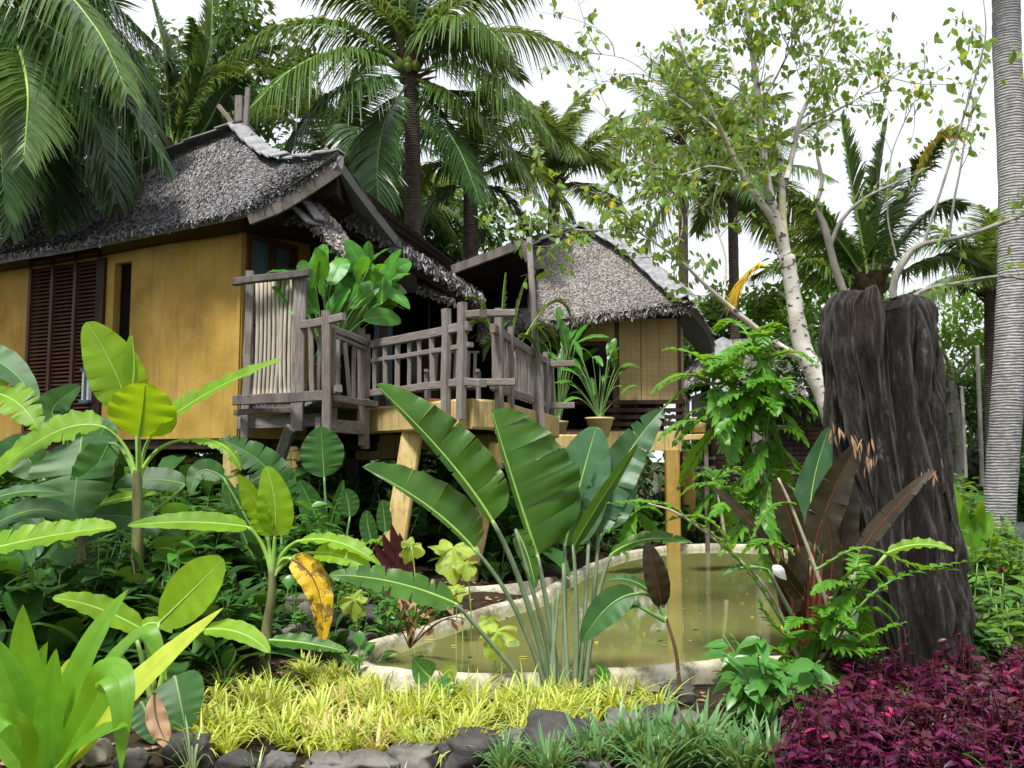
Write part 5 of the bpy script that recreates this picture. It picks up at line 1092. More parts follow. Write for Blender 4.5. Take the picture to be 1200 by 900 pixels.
# purple bed
def pb():
    px = random.uniform(925, 1270); py = random.uniform(800, 960)
    if py < 862 - (px-930)*.30 and py < 812 - (px-1020)*.16: return None
    if px < 990 and py < 850: return None
    return G(px, py)
mb = MB(); k = 0
for c in scatter(300, pb):
    k += 1; h = random.uniform(.16, .4); leafy(mb, c, h, random.randint(2, 4), random.uniform(.04, .11), 0, random.uniform(.28, .42), 1, 12, .22); leafy(mb, c, h*.6, 3, .05, 2, .4, 2, 7, .6) if k % 3 == 0 else None; leafy(mb, c, h*.9, 1, .1, 3, .36, 1, 9, .2) if k % 5 == 0 else None; leafy(mb, c, h*1.1, 2, .09, 1, .36, 1, 9, .4) if k % 2 == 0 else None
one(mb, 'purple_plants', [M['purple_leaf'], M['maroon_leaf'], M['shrub_leaf'], M['purple_bright']], 'bed of glossy purple leaved ground plants at the lower right', 'ground cover', kind='stuff')
PR = thing('cordyline_shoot', 'brighter pink magenta shoot standing out in the purple bed', 'plant', tuple(G(1020, 890))); mb = MB(); rosette(mb, G(1020, 885)+UP*.1, 12, .13, .35, 0, 1, .7, .4); mb.build('leaf', [M['purple_leaf'], M['red_rib']], PR)

# ================================================================= traveller's plant in the centre
TB = G(655, 818); T = thing('traveller_plant', 'big fan plant with long grey stalks and paddle leaves before the pond', 'plant', tuple(TB)); d = TB[1]
C = [(655,818,d)]
bigleaf(T, 'leaf', [(630,652,d-.05),(601,562,d-.1),(576,480,d-.1)], 92, TRV, [(656,825,d),(646,740,d)], V(.2,-1,.25), seg=20, r=.017, asym=1.75, asyl=.12, fold=.1, wav=.04, curl=.1, tears=.08)
bigleaf(T, 'leaf', [(578,612,d-.3),(522,535,d-.35),(440,450,d-.4)], 62, TRV, [(650,825,d),(616,700,d-.15)], V(-.3,-.9,.5), seg=20, r=.017, tears=.45, wav=.1, curl=.25, asym=1.45, asyl=.25)
bigleaf(T, 'leaf', [(556,644,d-.2),(500,592,d-.25),(424,547,d-.3)], 50, TRV, [(645,825,d),(606,718,d-.1)], V(-.2,-.9,.6), seg=18, tears=.3, wav=.08, asym=1.4, asyl=.2)
bigleaf(T, 'leaf', [(535,708,d-.35),(460,682,d-.45),(384,674,d-.5)], 50, TRV, [(640,830,d-.05),(585,765,d-.2)], V(-.1,-.7,.9), seg=18, tears=.7, wav=.05, asym=.8)
bigleaf(T, 'leaf', [(662,640,d+.1),(682,560,d+.15),(699,500,d+.2)], 72, TRB, [(660,820,d),(662,740,d+.05)], V(-.2,-1,.1), seg=18, fold=.1, wav=.02)
bigleaf(T, 'leaf', [(690,628,d+.1),(728,545,d+.2),(778,478,d+.3)], 50, TRB, [(675,825,d),(684,740,d)], V(.3,-1,.3), seg=18, tears=.75, wav=.08)
bigleaf(T, 'leaf', [(672,640,d-.1),(702,590,d-.12),(748,520,d-.1)], 34, TRV, [(672,828,d),(676,740,d-.05)], V(.8,-.7,.3), seg=16, wav=.03, fold=.3, asym=.5)
bigleaf(T, 'leaf', [(702,620,d+.15),(718,570,d+.2),(742,525,d+.25)], 62, TRB, [(682,820,d),(694,720,d+.1)], V(.1,-1,.3), seg=16, tears=.3)
bigleaf(T, 'leaf', [(716,650,d),(758,632,d-.1),(812,636,d-.2)], 26, TRV, [(684,825,d),(697,720,d)], V(.1,-.6,.9), seg=14, tears=.8, wav=.1)
bigleaf(T, 'leaf', [(604,620,d-.1),(618,650,d-.1),(628,690,d-.12)], 22, TRV, [(655,820,d),(640,750,d),(624,690,d-.1)], V(0,-1,.2), seg=10, tears=.5, wav=.1)
for x0, x1, y1 in ((650, 648, 700), (640, 655, 690), (668, 660, 660), (645, 628, 735)):
    mb = MB(); petiole(mb, [(P(x0,828,d)), P((x0+x1)/2,770,d-.03), P(x1,y1,d)], .022, .01, 0); mb.build('stalk', M['petiole_grey'], T)

# ================================================================= banana plants on the left
d = 7.4
B = thing('banana_plant', 'bright young banana plant in front of the ochre wall', 'banana plant', tuple(P(160,700,d)))
stem(B, [(160,712,d),(161,640,d),(161,565,d),(161,550,d)], .05, .035)
bigleaf(B, 'leaf', [(150,478,d),(131,428,d-.05),(101,377,d-.1)], 62, BAN, [(161,560,d),(160,510,d)], V(.3,-1,.2), wav=.04, fold=.15, tears=.12)
bigleaf(B, 'leaf', [(155,452,d-.05),(157,424,d-.05),(154,392,d-.05)], 20, BAN, [(162,555,d),(160,505,d)], V(-1,-.4,0), fold=1.2, wav=0)
bigleaf(B, 'leaf', [(163,512,d-.2),(168,478,d-.35),(170,449,d-.5)], 78, BAN, [(163,555,d),(163,530,d-.1)], V(0,-.6,-.9), fold=.12, wav=.05, seg=12, curl=.1)
bigleaf(B, 'leaf', [(176,512,d-.1),(238,464,d-.2),(330,422,d-.25)], 50, BAN, [(164,557,d),(168,532,d)], V(-.4,-.6,.9), wav=.06, fold=.2, seg=20, tears=.12)
bigleaf(B, 'leaf', [(212,516,d-.1),(258,520,d-.2),(283,552,d-.25)], 24, BAN, [(163,560,d),(182,530,d)], V(.1,-.3,1), tears=.5, wav=.12, curl=.4)
bigleaf(B, 'leaf', [(120,500,d-.1),(62,508,d-.2),(-12,562,d-.3)], 58, BAN, [(158,555,d),(145,522,d)], V(.1,-.7,.9), wav=.08, fold=.15, seg=20, tears=.1)
bigleaf(B, 'leaf', [(128,520,d+.3),(108,560,d+.3),(90,600,d+.3)], 52, DBAN, [(158,560,d),(144,528,d+.1)], V(-.1,-1,.1), wav=.05)
d = 6.2
B = thing('banana_plant', 'banana plant with long arching leaves entering from the left edge', 'banana plant', tuple(P(-40,760,d)))
stem(B, [(-40,800,d),(-38,700,d),(-36,640,d)], .06, .04)
bigleaf(B, 'leaf', [(-20,646,d),(60,628,d-.1),(137,618,d-.1)], 52, BAN, [(-38,660,d)], V(.1,-.6,.9), wav=.08, fold=.22, seg=20, tears=.1)
bigleaf(B, 'leaf', [(-20,590,d+.3),(30,576,d+.3),(82,580,d+.3)], 24, DBAN, [(-38,650,d),(-34,610,d+.2)], V(0,-.7,1), wav=.06)
bigleaf(B, 'leaf', [(-20,625,d+.5),(40,598,d+.5),(92,612,d+.5)], 40, DBAN, [(-38,650,d)], V(0,-.7,.9), wav=.05)
bigleaf(B, 'leaf', [(-30,460,d+.4),(14,468,d+.2),(46,505,d+.1)], 50, BAN, [(-38,640,d),(-50,520,d+.2)], V(.3,-.9,.5), tears=.9, wav=.1, curl=.2)
bigleaf(B, 'leaf', [(-40,420,d+.5),(0,425,d+.4),(45,470,d+.3)], 44, DBAN, [(-38,640,d),(-60,500,d+.3)], V(.3,-.7,.7), wav=.05)
d = 7.9
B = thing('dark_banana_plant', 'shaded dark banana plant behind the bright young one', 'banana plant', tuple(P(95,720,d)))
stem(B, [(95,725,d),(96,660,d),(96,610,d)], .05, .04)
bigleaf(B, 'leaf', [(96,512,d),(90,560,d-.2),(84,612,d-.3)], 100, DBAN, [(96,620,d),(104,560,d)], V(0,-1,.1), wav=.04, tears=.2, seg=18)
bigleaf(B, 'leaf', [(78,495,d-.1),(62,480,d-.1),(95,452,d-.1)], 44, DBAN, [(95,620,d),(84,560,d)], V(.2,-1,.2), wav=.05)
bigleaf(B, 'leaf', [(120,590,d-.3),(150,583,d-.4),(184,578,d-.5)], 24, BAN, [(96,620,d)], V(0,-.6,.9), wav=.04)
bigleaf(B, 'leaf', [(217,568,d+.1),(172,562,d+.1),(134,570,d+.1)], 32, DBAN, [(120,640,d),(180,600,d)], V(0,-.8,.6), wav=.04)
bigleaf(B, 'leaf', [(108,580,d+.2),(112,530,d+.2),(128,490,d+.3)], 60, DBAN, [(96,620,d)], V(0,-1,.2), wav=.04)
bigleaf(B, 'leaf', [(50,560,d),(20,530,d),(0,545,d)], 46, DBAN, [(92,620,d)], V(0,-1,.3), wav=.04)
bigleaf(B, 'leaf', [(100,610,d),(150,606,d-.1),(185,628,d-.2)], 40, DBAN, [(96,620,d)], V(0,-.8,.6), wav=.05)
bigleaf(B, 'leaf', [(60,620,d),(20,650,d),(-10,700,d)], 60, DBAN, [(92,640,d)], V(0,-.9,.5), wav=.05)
d = 6.9
B = thing('banana_plant', 'small banana plant with one dead yellow hanging leaf', 'banana plant', tuple(G(313, 778)))
stem(B, [(310,786,d-.1),(312,740,d),(318,700,d),(319,664,d)], .045, .028)
bigleaf(B, 'leaf', [(291,618,d-.05),(222,612,d-.2),(149,616,d-.3)], 30, BAN, [(318,672,d),(308,640,d)], V(0,-.75,.8), wav=.05, fold=.2, seg=20)
bigleaf(B, 'leaf', [(314,630,d),(303,595,d-.05),(279,556,d-.1)], 36, BAN, [(319,668,d)], V(-.6,-1,.1), wav=.08, tears=.2)
bigleaf(B, 'leaf', [(322,628,d-.05),(322,588,d-.1),(312,546,d-.1)], 42, BAN, [(320,668,d)], V(.1,-1,.1), wav=.05, fold=.12)
bigleaf(B, 'leaf', [(350,634,d-.1),(398,636,d-.2),(447,664,d-.3)], 30, BAN, [(320,672,d),(332,648,d)], V(0,-.4,1), wav=.1, tears=.3)
bigleaf(B, 'leaf', [(368,648,d-.15),(402,652,d-.25),(436,671,d-.3)], 28, BAN, [(321,674,d),(342,654,d)], V(0,-.8,.7), wav=.08, tears=.3)
bigleaf(B, 'leaf', [(342,656,d-.1),(372,690,d-.2),(377,756,d-.25)], 34, ['yellow_dead_leaf', 'brown_stem', 'rib'], [(320,676,d),(330,657,d)], V(.4,-1,.1), wav=.16, fold=.5, curl=.2, tears=0)
bigleaf(B, 'leaf', [(316,750,d-.3),(360,754,d-.4),(408,764,d-.5)], 26, TRV, [(312,775,d-.1)], V(0,-.5,1), wav=.06, tears=.3)
d = 5.6
B = thing('banana_plant', 'low banana sucker with broad upright oval leaf at lower left', 'banana plant', tuple(G(178, 850)))
d = G(178, 850)[1]
bigleaf(B, 'leaf', [(187,730,d),(228,690,d-.1),(262,655,d-.15)], 60, BAN, [(182,835,d),(180,780,d)], V(.1,-1,.45), wav=.03, fold=.1, prof='oval', seg=18)
bigleaf(B, 'leaf', [(166,738,d-.1),(112,712,d-.2),(61,701,d-.3)], 36, BAN, [(180,835,d),(176,780,d)], V(0,-.7,.9), wav=.08)
bigleaf(B, 'leaf', [(240,738,d-.1),(282,742,d-.2),(316,765,d-.3)], 30, BAN, [(184,835,d),(200,770,d)], V(0,-.6,.9), wav=.06)
bigleaf(B, 'leaf', [(158,742,d+.1),(180,730,d+.1),(202,742,d+.1)], 18, BAN, [(180,835,d),(168,780,d)], V(0,-.7,.9), wav=.05)
stem(B, [(180,852,d),(180,800,d)], .025, .018)
# two heart leaves near it
B = thing('heart_leaf_plant', 'dull green heart leaved plant under the low banana sucker', 'plant', tuple(G(205, 870))); d = G(205, 868)[1]
bigleaf(B, 'leaf', [(205,792,d),(212,825,d-.1),(218,858,d-.15)], 62, ['banana_leaf_dark', 'rib_dark'], [(195,868,d)], V(0,-1,.3), prof='heart', wav=.03)
bigleaf(B, 'leaf', [(165,822,d),(175,845,d-.05),(180,872,d-.1)], 40, ['banana_leaf_dark', 'rib_dark'], [(190,868,d)], V(0,-1,.3), prof='heart', wav=.03)
mb = MB(); blade(mb, [P(181,812,5.0), P(186,850,4.95), P(206,884,4.9)], 26*5/F, V(.5,-1,.2), 10, .5, .5, .25, 0, 'lance', 0, 1); one(mb, 'fallen_leaf', [M['dry_leaf'], M['brown_stem']], 'curled brown dead leaf hanging over the dark stone at lower left', 'leaf')
# strap leaved plant
B = thing('strap_leaf_plant', 'large strap leaved lily plant at the bottom left corner', 'plant', tuple(G(45, 905))); d = 4.5
SL = ['strap_leaf', 'strap_leaf']; SY = ['strap_leaf_yellow', 'strap_leaf_yellow']
for line, w_, mt, nr in (
 ([(50,905,d),(32,800,d),(27,708,d-.05)], 42, SL, V(.1,-1,.2)),
 ([(60,905,d),(92,790,d-.1),(151,690,d-.15)], 46, SL, V(-.5,-1,.5)),
 ([(66,908,d-.05),(150,815,d-.15),(262,712,d-.25)], 50, SY, V(-.5,-.8,.8)),
 ([(62,908,d-.1),(110,822,d-.3),(128,790,d-.4),(142,812,d-.5),(142,905,d-.55)], 40, SL, V(.3,-.8,.7)),
 ([(48,905,d),(20,820,d-.05),(-12,742,d-.1)], 44, SL, V(.4,-1,.3)),
 ([(40,905,d-.2),(20,855,d-.35),(-2,842,d-.45),(-25,880,d-.5)], 50, SL, V(.1,-.6,1)),
 ([(55,905,d-.1),(60,830,d-.15),(66,760,d-.2)], 38, SL, V(-.2,-1,.1)),
 ([(60,905,d),(115,800,d+.05),(170,742,d+.0),(196,800,d-.05)], 30, SL, V(.1,-.6,1)),
 ([(52,905,d+.2),(70,820,d+.2),(85,770,d+.2)], 34, SY, V(-.2,-1,.3)),
 ([(45,905,d+.1),(10,860,d+.1),(-40,800,d+.1)], 40, SL, V(.2,-1,.4)),
 ([(60,908,d-.2),(100,870,d-.4),(150,850,d-.6)], 40, SL, V(0,-.6,1)), ([(50,905,d+.2),(84,800,d+.2),(112,726,d+.25)], 32, SL, V(-.4,-1,.2)), ([(45,905,d+.2),(38,820,d+.2),(56,752,d+.2)], 30, SL, V(.3,-1,.1)), ([(40,905,d+.1),(-6,800,d+.1),(-30,760,d)], 34, SL, V(.4,-1,.3)), ([(64,908,d),(120,850,d),(176,802,d-.1)], 32, SL, V(-.4,-.8,.8))):
    mb = MB(); blade(mb, [P(*q) for q in line], w_*d/F*1.1, nr, 18, .3, .15, .02, 0, 'strap', 0, None); mb.build('leaf', [M[m] for m in mt], B)

# ================================================================= shady plants under the house
def plantset(label, base, leaves_, name='leafy_plant', cat='plant'):
    B = thing(name, label, cat, tuple(P(*base)))
    for line, w_, mats, nr, kw in leaves_:
        pet = kw.pop('pet', [base]); bigleaf(B, 'leaf', line, w_, mats, pet, nr, **kw)
    return B
d = 9.5
plantset('dark torn banana leaf plant at the base of the bamboo screen', (330,680,d), [
 ([(338,598,d),(312,548,d),(256,514,d)], 44, DBAN, V(-.3,-.8,.6), dict(tears=1, wav=.08)), ([(330,590,d+.2),(300,570,d+.2),(275,580,d+.2)], 34, DBAN, V(-.3,-.8,.6), dict(tears=1, wav=.08)),
 ([(262,560,d),(235,552,d),(224,580,d-.1)], 26, DBAN, V(0,-1,.3), dict(wav=.05)), ([(300,660,d),(275,600,d),(268,566,d)], 26, DBAN, V(0,-1,.3), dict(wav=.05))], 'dark_banana_plant', 'banana plant')
d = 10
plantset('dark paddle leaved plant standing under the grey balcony', (395,700,d), [
 ([(380,560,d),(378,530,d),(376,500,d)], 52, DBAN, V(0,-1,.2), dict(prof='oval', tears=.2, pet=[(392,700,d),(384,620,d)])),
 ([(378,628,d),(364,590,d),(350,563,d)], 30, DBAN, V(-.1,-1,.2), dict()), ([(386,622,d),(394,590,d),(402,562,d)], 14, DBAN, V(.5,-1,0), dict(fold=.8)),
 ([(410,606,d),(408,588,d),(404,573,d)], 26, DBAN, V(0,-1,.2), dict(prof='oval')), ([(436,636,d),(431,615,d),(430,598,d)], 20, DBAN, V(0,-1,.2), dict()), ([(452,624,d),(450,604,d),(448,586,d)], 18, DBAN, V(0,-1,.2), dict()),
 ([(420,640,d),(440,632,d),(448,640,d)], 16, BAN, V(0,-.6,1), dict(wav=.15))], 'paddle_leaf_plant')
d = 9.2
plantset('dark maroon cordyline under the deck', (470,710,d), [([(472,690,d),(466+k*6,650+abs(k)*6,d),(458+k*10,612+abs(k)*12,d-.05)], 17, ['maroon_leaf', 'maroon_leaf'], V(.1*k,-1,.2), dict(prof='lance', pet=None)) for k in (-2,-1,0,1,2)], 'cordyline')
# pale caladium leaves
def lobed(parent, px, py, d, w_, tilt, rot):
    mb = MB(); c = P(px, py, d); s_ = w_*d/F/2; nr = nz(TOCAM(c)+UP*tilt); x = nz(np.cross(UP, nr)); y = np.cross(nr, x); n = 36; rows = []
    for r in (0, .35, .7, 1):
        rows.append([c + (x*math.cos(a+rot)+y*math.sin(a+rot))*s_*r*(.5+.5*abs(math.cos(1.5*a))**.45)*(1+.12*math.sin(7*a+px))*(1 if r < 1 else 1+.05*math.sin(9*a)) + nr*s_*(.35*r*r*math.cos(2*(a+rot))+.12*r*math.sin(a*5)+.1*r*mnoise.noise(Vector((a*2,r*3,px)))) - UP*s_*.35*r*r for a in np.linspace(0, 2*math.pi, n+1)])
    mb.grid(np.array(rows)); b = V(c[0]+random.uniform(-.05,.05), c[1]+.05, gz(c[0], c[1])+.02); mb.tube(bez([b, (b+c)/2+V(.03,0,.03), c], 8), .006, 5, 1); return mb.build('leaf', [M['caladium_leaf'], M['rib']], parent)
CL = thing('caladium', 'pale yellow green lobed leaves behind the pond rim under the deck', 'plant', tuple(P(530,700,7.9)))
for q in ((531,642,7.9,58,.9,.4),(546,660,7.8,30,.9,1),(536,688,7.7,26,1.2,1.4),(482,640,8.0,30,0,2),(415,703,8,34,.1,1)): lobed(CL, *q)
CL = thing('caladium', 'yellowish lobed leaf growing against the water left of the fan plant', 'plant', tuple(P(580,800,6.1)))
for q in ((583,740,6.2,48,.2,.2),(575,725,6.25,26,.4,1)): lobed(CL, *q)
d = 5.95
plantset('low round leaved plant with mottled leaves on the yellow grass', (528,838,d), [([(505,795,d),(495,785,d),(484,771,d)], 30, ['shrub_leaf','rib'], V(0,-1,.5), dict(prof='heart')), ([(510,800,d-.05),(515,810,d-.05),(510,822,d-.1)], 34, ['shrub_leaf','rib'], V(0,-1,.7), dict(prof='heart')), ([(520,792,d),(528,786,d),(532,796,d)], 18, ['caladium_leaf','rib'], V(0,-1,.5), dict(prof='heart'))], 'round_leaf_plant')
d = 6.0
plantset('single small upright round leaf right of the fan plant foot', (690,830,d), [([(703,800,d),(706,788,d),(698,778,d)], 18, ['shrub_leaf','rib'], V(0,-1,.5), dict(prof='heart')), ([(690,818,d),(684,812,d),(690,806,d)], 14, ['caladium_leaf','rib'], V(0,-1,.5), dict(prof='heart'))], 'round_leaf_plant')
# brown shrivelled stems in the pond corner
WS = thing('withered_plant', 'withered reddish stems drooping over the left end of the pond', 'plant', tuple(G(478, 772))); mb = MB(); c = G(480, 778); c[2] = .12
for k in range(11):
    e = P(450+random.uniform(0, 110), random.uniform(690, 745), 6.8+random.uniform(-.3,.3)); p = bez([c, c*.4+e*.6+UP*.08, e], 10); mb.tube(p, .005, 4, 0, cap=False); hang_leaves(mb, p, 3, .08, 1, .02, .3)
mb.build('stems', [M['red_rib'], M['dry_leaf']], WS)
# thin plant with red leaf
d = G(797, 826)[1]
B = thing('red_leaf_plant', 'thin curved stem with one dark red upright leaf by the pond', 'plant', tuple(G(797, 826)))
stem(B, [(798,826,d),(793,770,d),(784,735,d),(776,712,d),(765,697,d-.02)], .014, .006, 'brown_stem')
bigleaf(B, 'leaf', [(776,712,d),(768,675,d-.05),(757,634,d-.05)], 30, ['red_leaf', 'red_rib'], None, V(.2,-1,.1), prof='oval', wav=.05)
bigleaf(B, 'leaf', [(745,696,d-.05),(712,712,d-.1),(681,754,d-.15)], 36, DBAN, [(780,725,d),(765,700,d)], V(.2,-1,.4), prof='oval', wav=.04)
bigleaf(B, 'leaf', [(762,694,d+.1),(738,680,d+.1),(710,680,d+.1)], 16, DBAN, [(776,712,d)], V(0,-.6,.9), wav=.06)
bigleaf(B, 'leaf', [(750,711,d),(742,709,d),(732,716,d)], 12, DBAN, [(780,727,d)], V(0,-.6,.9), wav=.06)

# ================================================================= red banana by the stump
d = 6.3
RDL = ['red_leaf', 'red_rib']; B = thing('red_banana_plant', 'dark red leaved banana plant growing against the burnt stump', 'banana plant', tuple(G(945, 800)))
mb = MB()
for k in range(7): mb.tube(bez([P(945+k*2-8,792,d), P(940+k*7-22,715,d-.05), P(935+k*10-30,640,d+.05)], 12), np.linspace(.035, .014, 12), 8)
mb.build('stem', M['red_rib'], B)
for line, w_, mats, nr, kw in (
 ([(955,640,d),(975,580,d),(1005,520,d-.05)], 39, RDL, V(-.2,-1,.1), dict(tears=.15)), ([(962,650,d+.1),(950,590,d+.25),(972,500,d+.3)], 54, TRB, V(.2,-1,.1), dict()),
 ([(935,640,d-.1),(920,590,d-.1),(908,560,d-.1)], 30, ['red_leaf', 'red_rib'], V(-.4,-.8,.5), dict()), ([(900,640,d-.2),(872,605,d-.2),(834,570,d-.2)], 16, RDL, V(-.3,-.7,.7), dict(wav=.12)),
 ([(1005,650,d-.1),(1045,600,d-.15),(1094,550,d-.2)], 21, RDL, V(-.4,-.8,.6), dict(tears=.25)), ([(1040,648,d-.2),(1080,638,d-.3),(1118,646,d-.4)], 24, BAN, V(0,-.5,1), dict(wav=.12)),
 ([(900,668,d-.2),(875,664,d-.3),(846,674,d-.35)], 14, TRB, V(0,-.4,1), dict()), ([(985,640,d+.05),(990,590,d+.05),(988,540,d+.1)], 35, RDL, V(.1,-1,.1), dict()), ([(940,700,d-.2),(925,680,d-.25),(915,655,d-.3)], 18, RDL, V(-.4,-1,.2), dict()),
 ([(930,720,d-.1),(930,680,d-.1),(945,625,d-.1)], 28, RDL, V(-.1,-1,.1), dict()), ([(970,700,d-.1),(975,650,d-.1),(965,600,d-.1)], 25, RDL, V(.1,-1,.1), dict())):
    bigleaf(B, 'leaf', line, w_, mats, [(948,760,d)], nr, **kw)
mb = MB()
for cx, cy, s_ in ((1006,518,1),(1012,538,.8),(978,505,1),(1092,552,.7)):
    mb = MB(); c = P(cx, cy, d-.1 if cx != 978 else d+.25); n = 11; mb.leaves(c + rng.normal(0, .035, (n, 3)), rng.normal(0, .3, (n, 3)) - UP*1.1, rng.normal(0, 1, (n, 3)), .09*s_, .016, .1, 4, .8); mb.build('dry_tip', M['dry_leaf'], B)
mb = MB(); blade(mb, [P(996,712,6.0), P(1001,722,5.98), P(997,738,6.0)], 14*6/F, V(.3,-1,.2), 8, .5, .5, .1, 0, 'lance', 0, None); mb.build('flower_bract', M['white_thing'], B)
mb = MB(); blade(mb, [P(906,662,6.0), P(914,670,5.98), P(922,680,6.0)], 15*6/F, V(.3,-1,.2), 8, .3, .4, .05, 0, 'lance', 0, None); mb.build('flower_bract', M['white_thing'], B)

# ================================================================= feathery saplings
def sapling(label, stems, fr, base, mat='pinnate_leaf', ll=24, lw=9, n=9, st='pale_twig', name='sapling'):
    B = thing(name, label, 'shrub', tuple(base)); mb = MB()
    for s_, w_ in stems: c = bez([P(*q) for q in s_], 20); mb.tube(c, np.linspace(w_*s_[0][2]/F/2, w_*s_[0][2]/F/2*.4, 20), 6, 0, .05)
    mb.build('stem', M[st], B)
    for q in fr:
        d_ = q[0][2]; mb = MB(); pinnate(mb, q, n, ll*d_/F, lw*d_/F); mb.build('leafy_branch', [M[mat], M['rib_dark']], B)
def spray(cx, cy, d, n, L, a0=0, a1=360, droop=.35):
    out = []
    for i in range(n):
        a = math.radians(a0+(a1-a0)*(i+random.uniform(.1, .9))/n); l = L*random.uniform(.7, 1.2); dx, dy = math.cos(a)*l, -math.sin(a)*l
        dd = random.uniform(-.35, .35); out.append([(cx, cy, d), (cx+dx*.5, cy+dy*.55, d+dd*.5), (cx+dx, cy+dy*.8+l*droop, d+dd)])
    return out
d = 6.9
fr = [[(905,640,d),(880,600,d),(835,568,d)], [(885,600,d),(850,572,d-.1),(815,568,d-.1)]]
for cx, cy, n_ in ((898,600,6),(900,560,7),(898,515,8),(896,470,8),(893,430,7),(860,475,6),(835,450,6),(840,500,5),(880,400,5)): fr += spray(cx, cy, d, n_, 62)
fr += [[(870,470,d),(830,440,d),(775,455,d)], [(865,490,d),(820,480,d),(790,520,d)], [(860,460,d),(820,420,d),(780,410,d)]]
sapling('tall feathery green sapling between right house and burnt stump', [([(938,760,d),(908,650,d),(896,560,d),(895,400,d)], 6), ([(925,740,d),(900,600,d),(865,480,d),(815,440,d)], 5)], fr, G(940, 790), ll=22, lw=9.5, n=9)
d = 6.0
fr = [[(925,745,d),(865,655,d-.05),(800,604,d-.1)], [(860,655,d),(830,610,d),(780,612,d)], [(800,604,d),(770,590,d),(712,590,d)], [(955,668,d-.1),(1010,642,d-.2),(1070,662,d-.2),(1122,668,d-.2)], [(975,745,d-.1),(1030,690,d-.2),(1080,668,d-.2),(1132,658,d-.2)], [(970,760,d),(1010,715,d-.1),(1050,735,d-.15)], [(970,720,d),(1000,670,d-.1),(1035,690,d-.1)], [(960,740,d),(990,760,d-.2),(1040,760,d-.3)], [(975,780,d),(1010,750,d-.2),(1060,730,d-.3)], [(940,760,d),(905,730,d-.1),(890,705,d-.1)], [(880,640,d),(900,600,d),(930,590,d)], [(950,770,d),(980,790,d-.1),(1015,800,d-.2)], [(930,650,d-.1),(900,635,d-.2),(870,650,d-.2)], [(930,780,d-.1),(905,760,d-.2),(880,770,d-.2)]]
fr += spray(965, 745, d, 9, 62) + spray(950, 790, d, 7, 50) + spray(1000, 690, d, 6, 60)
sapling('leaning feathery shrub with thin pale stems in front of the stump', [([(935,770,d),(905,700,d),(865,655,d),(800,605,d-.1),(760,590,d-.1)], 5), ([(950,790,d),(975,740,d),(960,680,d),(930,600,d),(912,560,d)], 7), ([(960,800,d),(965,750,d),(985,700,d),(1010,660,d)], 4), ([(960,800,d),(1000,720,d),(1040,690,d-.2)], 4)], fr, G(950, 815), ll=21, lw=8.5, n=12)
d = 12.5
sapling('small feathery plant hanging over the far bank left of the sapling', [([(850,640,d),(845,600,d),(835,560,d)], 5)], spray(840, 575, d, 9, 46) + spray(745, 600, d, 6, 36), P(850, 640, d), ll=18, lw=7)
# broad leaved shrub
B = thing('broadleaf_shrub', 'bushy broad leaved green shrub at the right end of the pond wall', 'shrub', tuple(G(905, 855))); c = G(905, 850)
mb = MB(); mst = MB()
for i in range(46):
    a = random.uniform(0, 6.28); e = P(random.uniform(846, 968), random.uniform(738, 838), 5.35+random.uniform(-.35, .35)); p = bez([c+V(math.cos(a)*.1, math.sin(a)*.1, 0), c*.4+e*.6+UP*.02, e], 10); mst.tube(p, np.linspace(.008, .004, 10), 5)
    n = 8; k = rng.uniform(.35, 1, n)*8.99; j = k.astype(int); b = p[j]; aa = rng.uniform(0, 6.28, n); dd = np.stack([np.cos(aa), np.sin(aa), rng.uniform(-.5, .4, n)], 1); L = rng.uniform(.1, .2, n)
    mb.leaves(b, dd, UP*.8 + V(0, -.5, 0) + rng.normal(0, .25, (n, 3)), L, L*.46, .3, 5, .2, 0, [.12, .8, 1, .9, .5, .02])
mst.build('stem', M['rib_dark'], B); mb.build('foliage', M['shrub_leaf'], B)
# plants right of the stump
d = 9.3
B = thing('strap_leaf_plant', 'bright upright strap leaved plant between stump and pale palm', 'plant', tuple(P(1140,640,d)))
for k, (x, y) in enumerate(((1118,568),(1128,590),(1150,580),(1162,600),(1108,610),(1170,625),(1140,600))):
    mb = MB(); blade(mb, [P(1138,660,d), P((1138+x)/2+(x-1138)*.1,(650+y)/2,d), P(x,y,d-.1*(k % 3))], 20*d/F, V(0,-1,.3), 12, .3, .1, .02, 0, 'lance', 0, None); mb.build('leaf', M['strap_leaf'], B)
d = 7.6
B = thing('ginger_shrub', 'green shrub with small red flower spikes right of the stump', 'shrub', tuple(G(1165, 770))); mb = MB(); mst = MB()
for i in range(44):
    bpx = random.uniform(1125, 1260); c = V(P(bpx, 700, d)[0], d+random.uniform(-.9, .6), 0); e = c + V(random.uniform(-.15,.15), random.uniform(-.1,.1), random.uniform(.3, .75)); p = bez([c, (c+e)/2, e], 8); mst.tube(p, .006, 5)
    n = 11; k = rng.uniform(.3, 1, n)*6.99; j = k.astype(int); aa = rng.uniform(0, 6.28, n); dd = np.stack([np.cos(aa), np.sin(aa), rng.uniform(-.1, .7, n)], 1); L = rng.uniform(.12, .22, n)
    mb.leaves(p[j], dd, UP + V(0, -.3, 0) + rng.normal(0, .2, (n, 3)), L, L*.32, .3, 5, .2, 0, [.12, .8, 1, .9, .5, .02])
mst.build('stem', M['rib_dark'], B); mb.build('foliage', M['tree_leaf_mid'], B)
for px, py in ((1175,672),(1197,725)):
    mb = MB(); q = P(px, py, d); mb.leaves(np.repeat(q[None], 10, 0), UP + rng.normal(0, .3, (10, 3)), rng.normal(0, 1, (10, 3)), .07, .02, 0, 3, .4); mb.tube(np.array([q, q-UP*.3]), .005, 5); mb.build('flower', M['red_rib'], B)
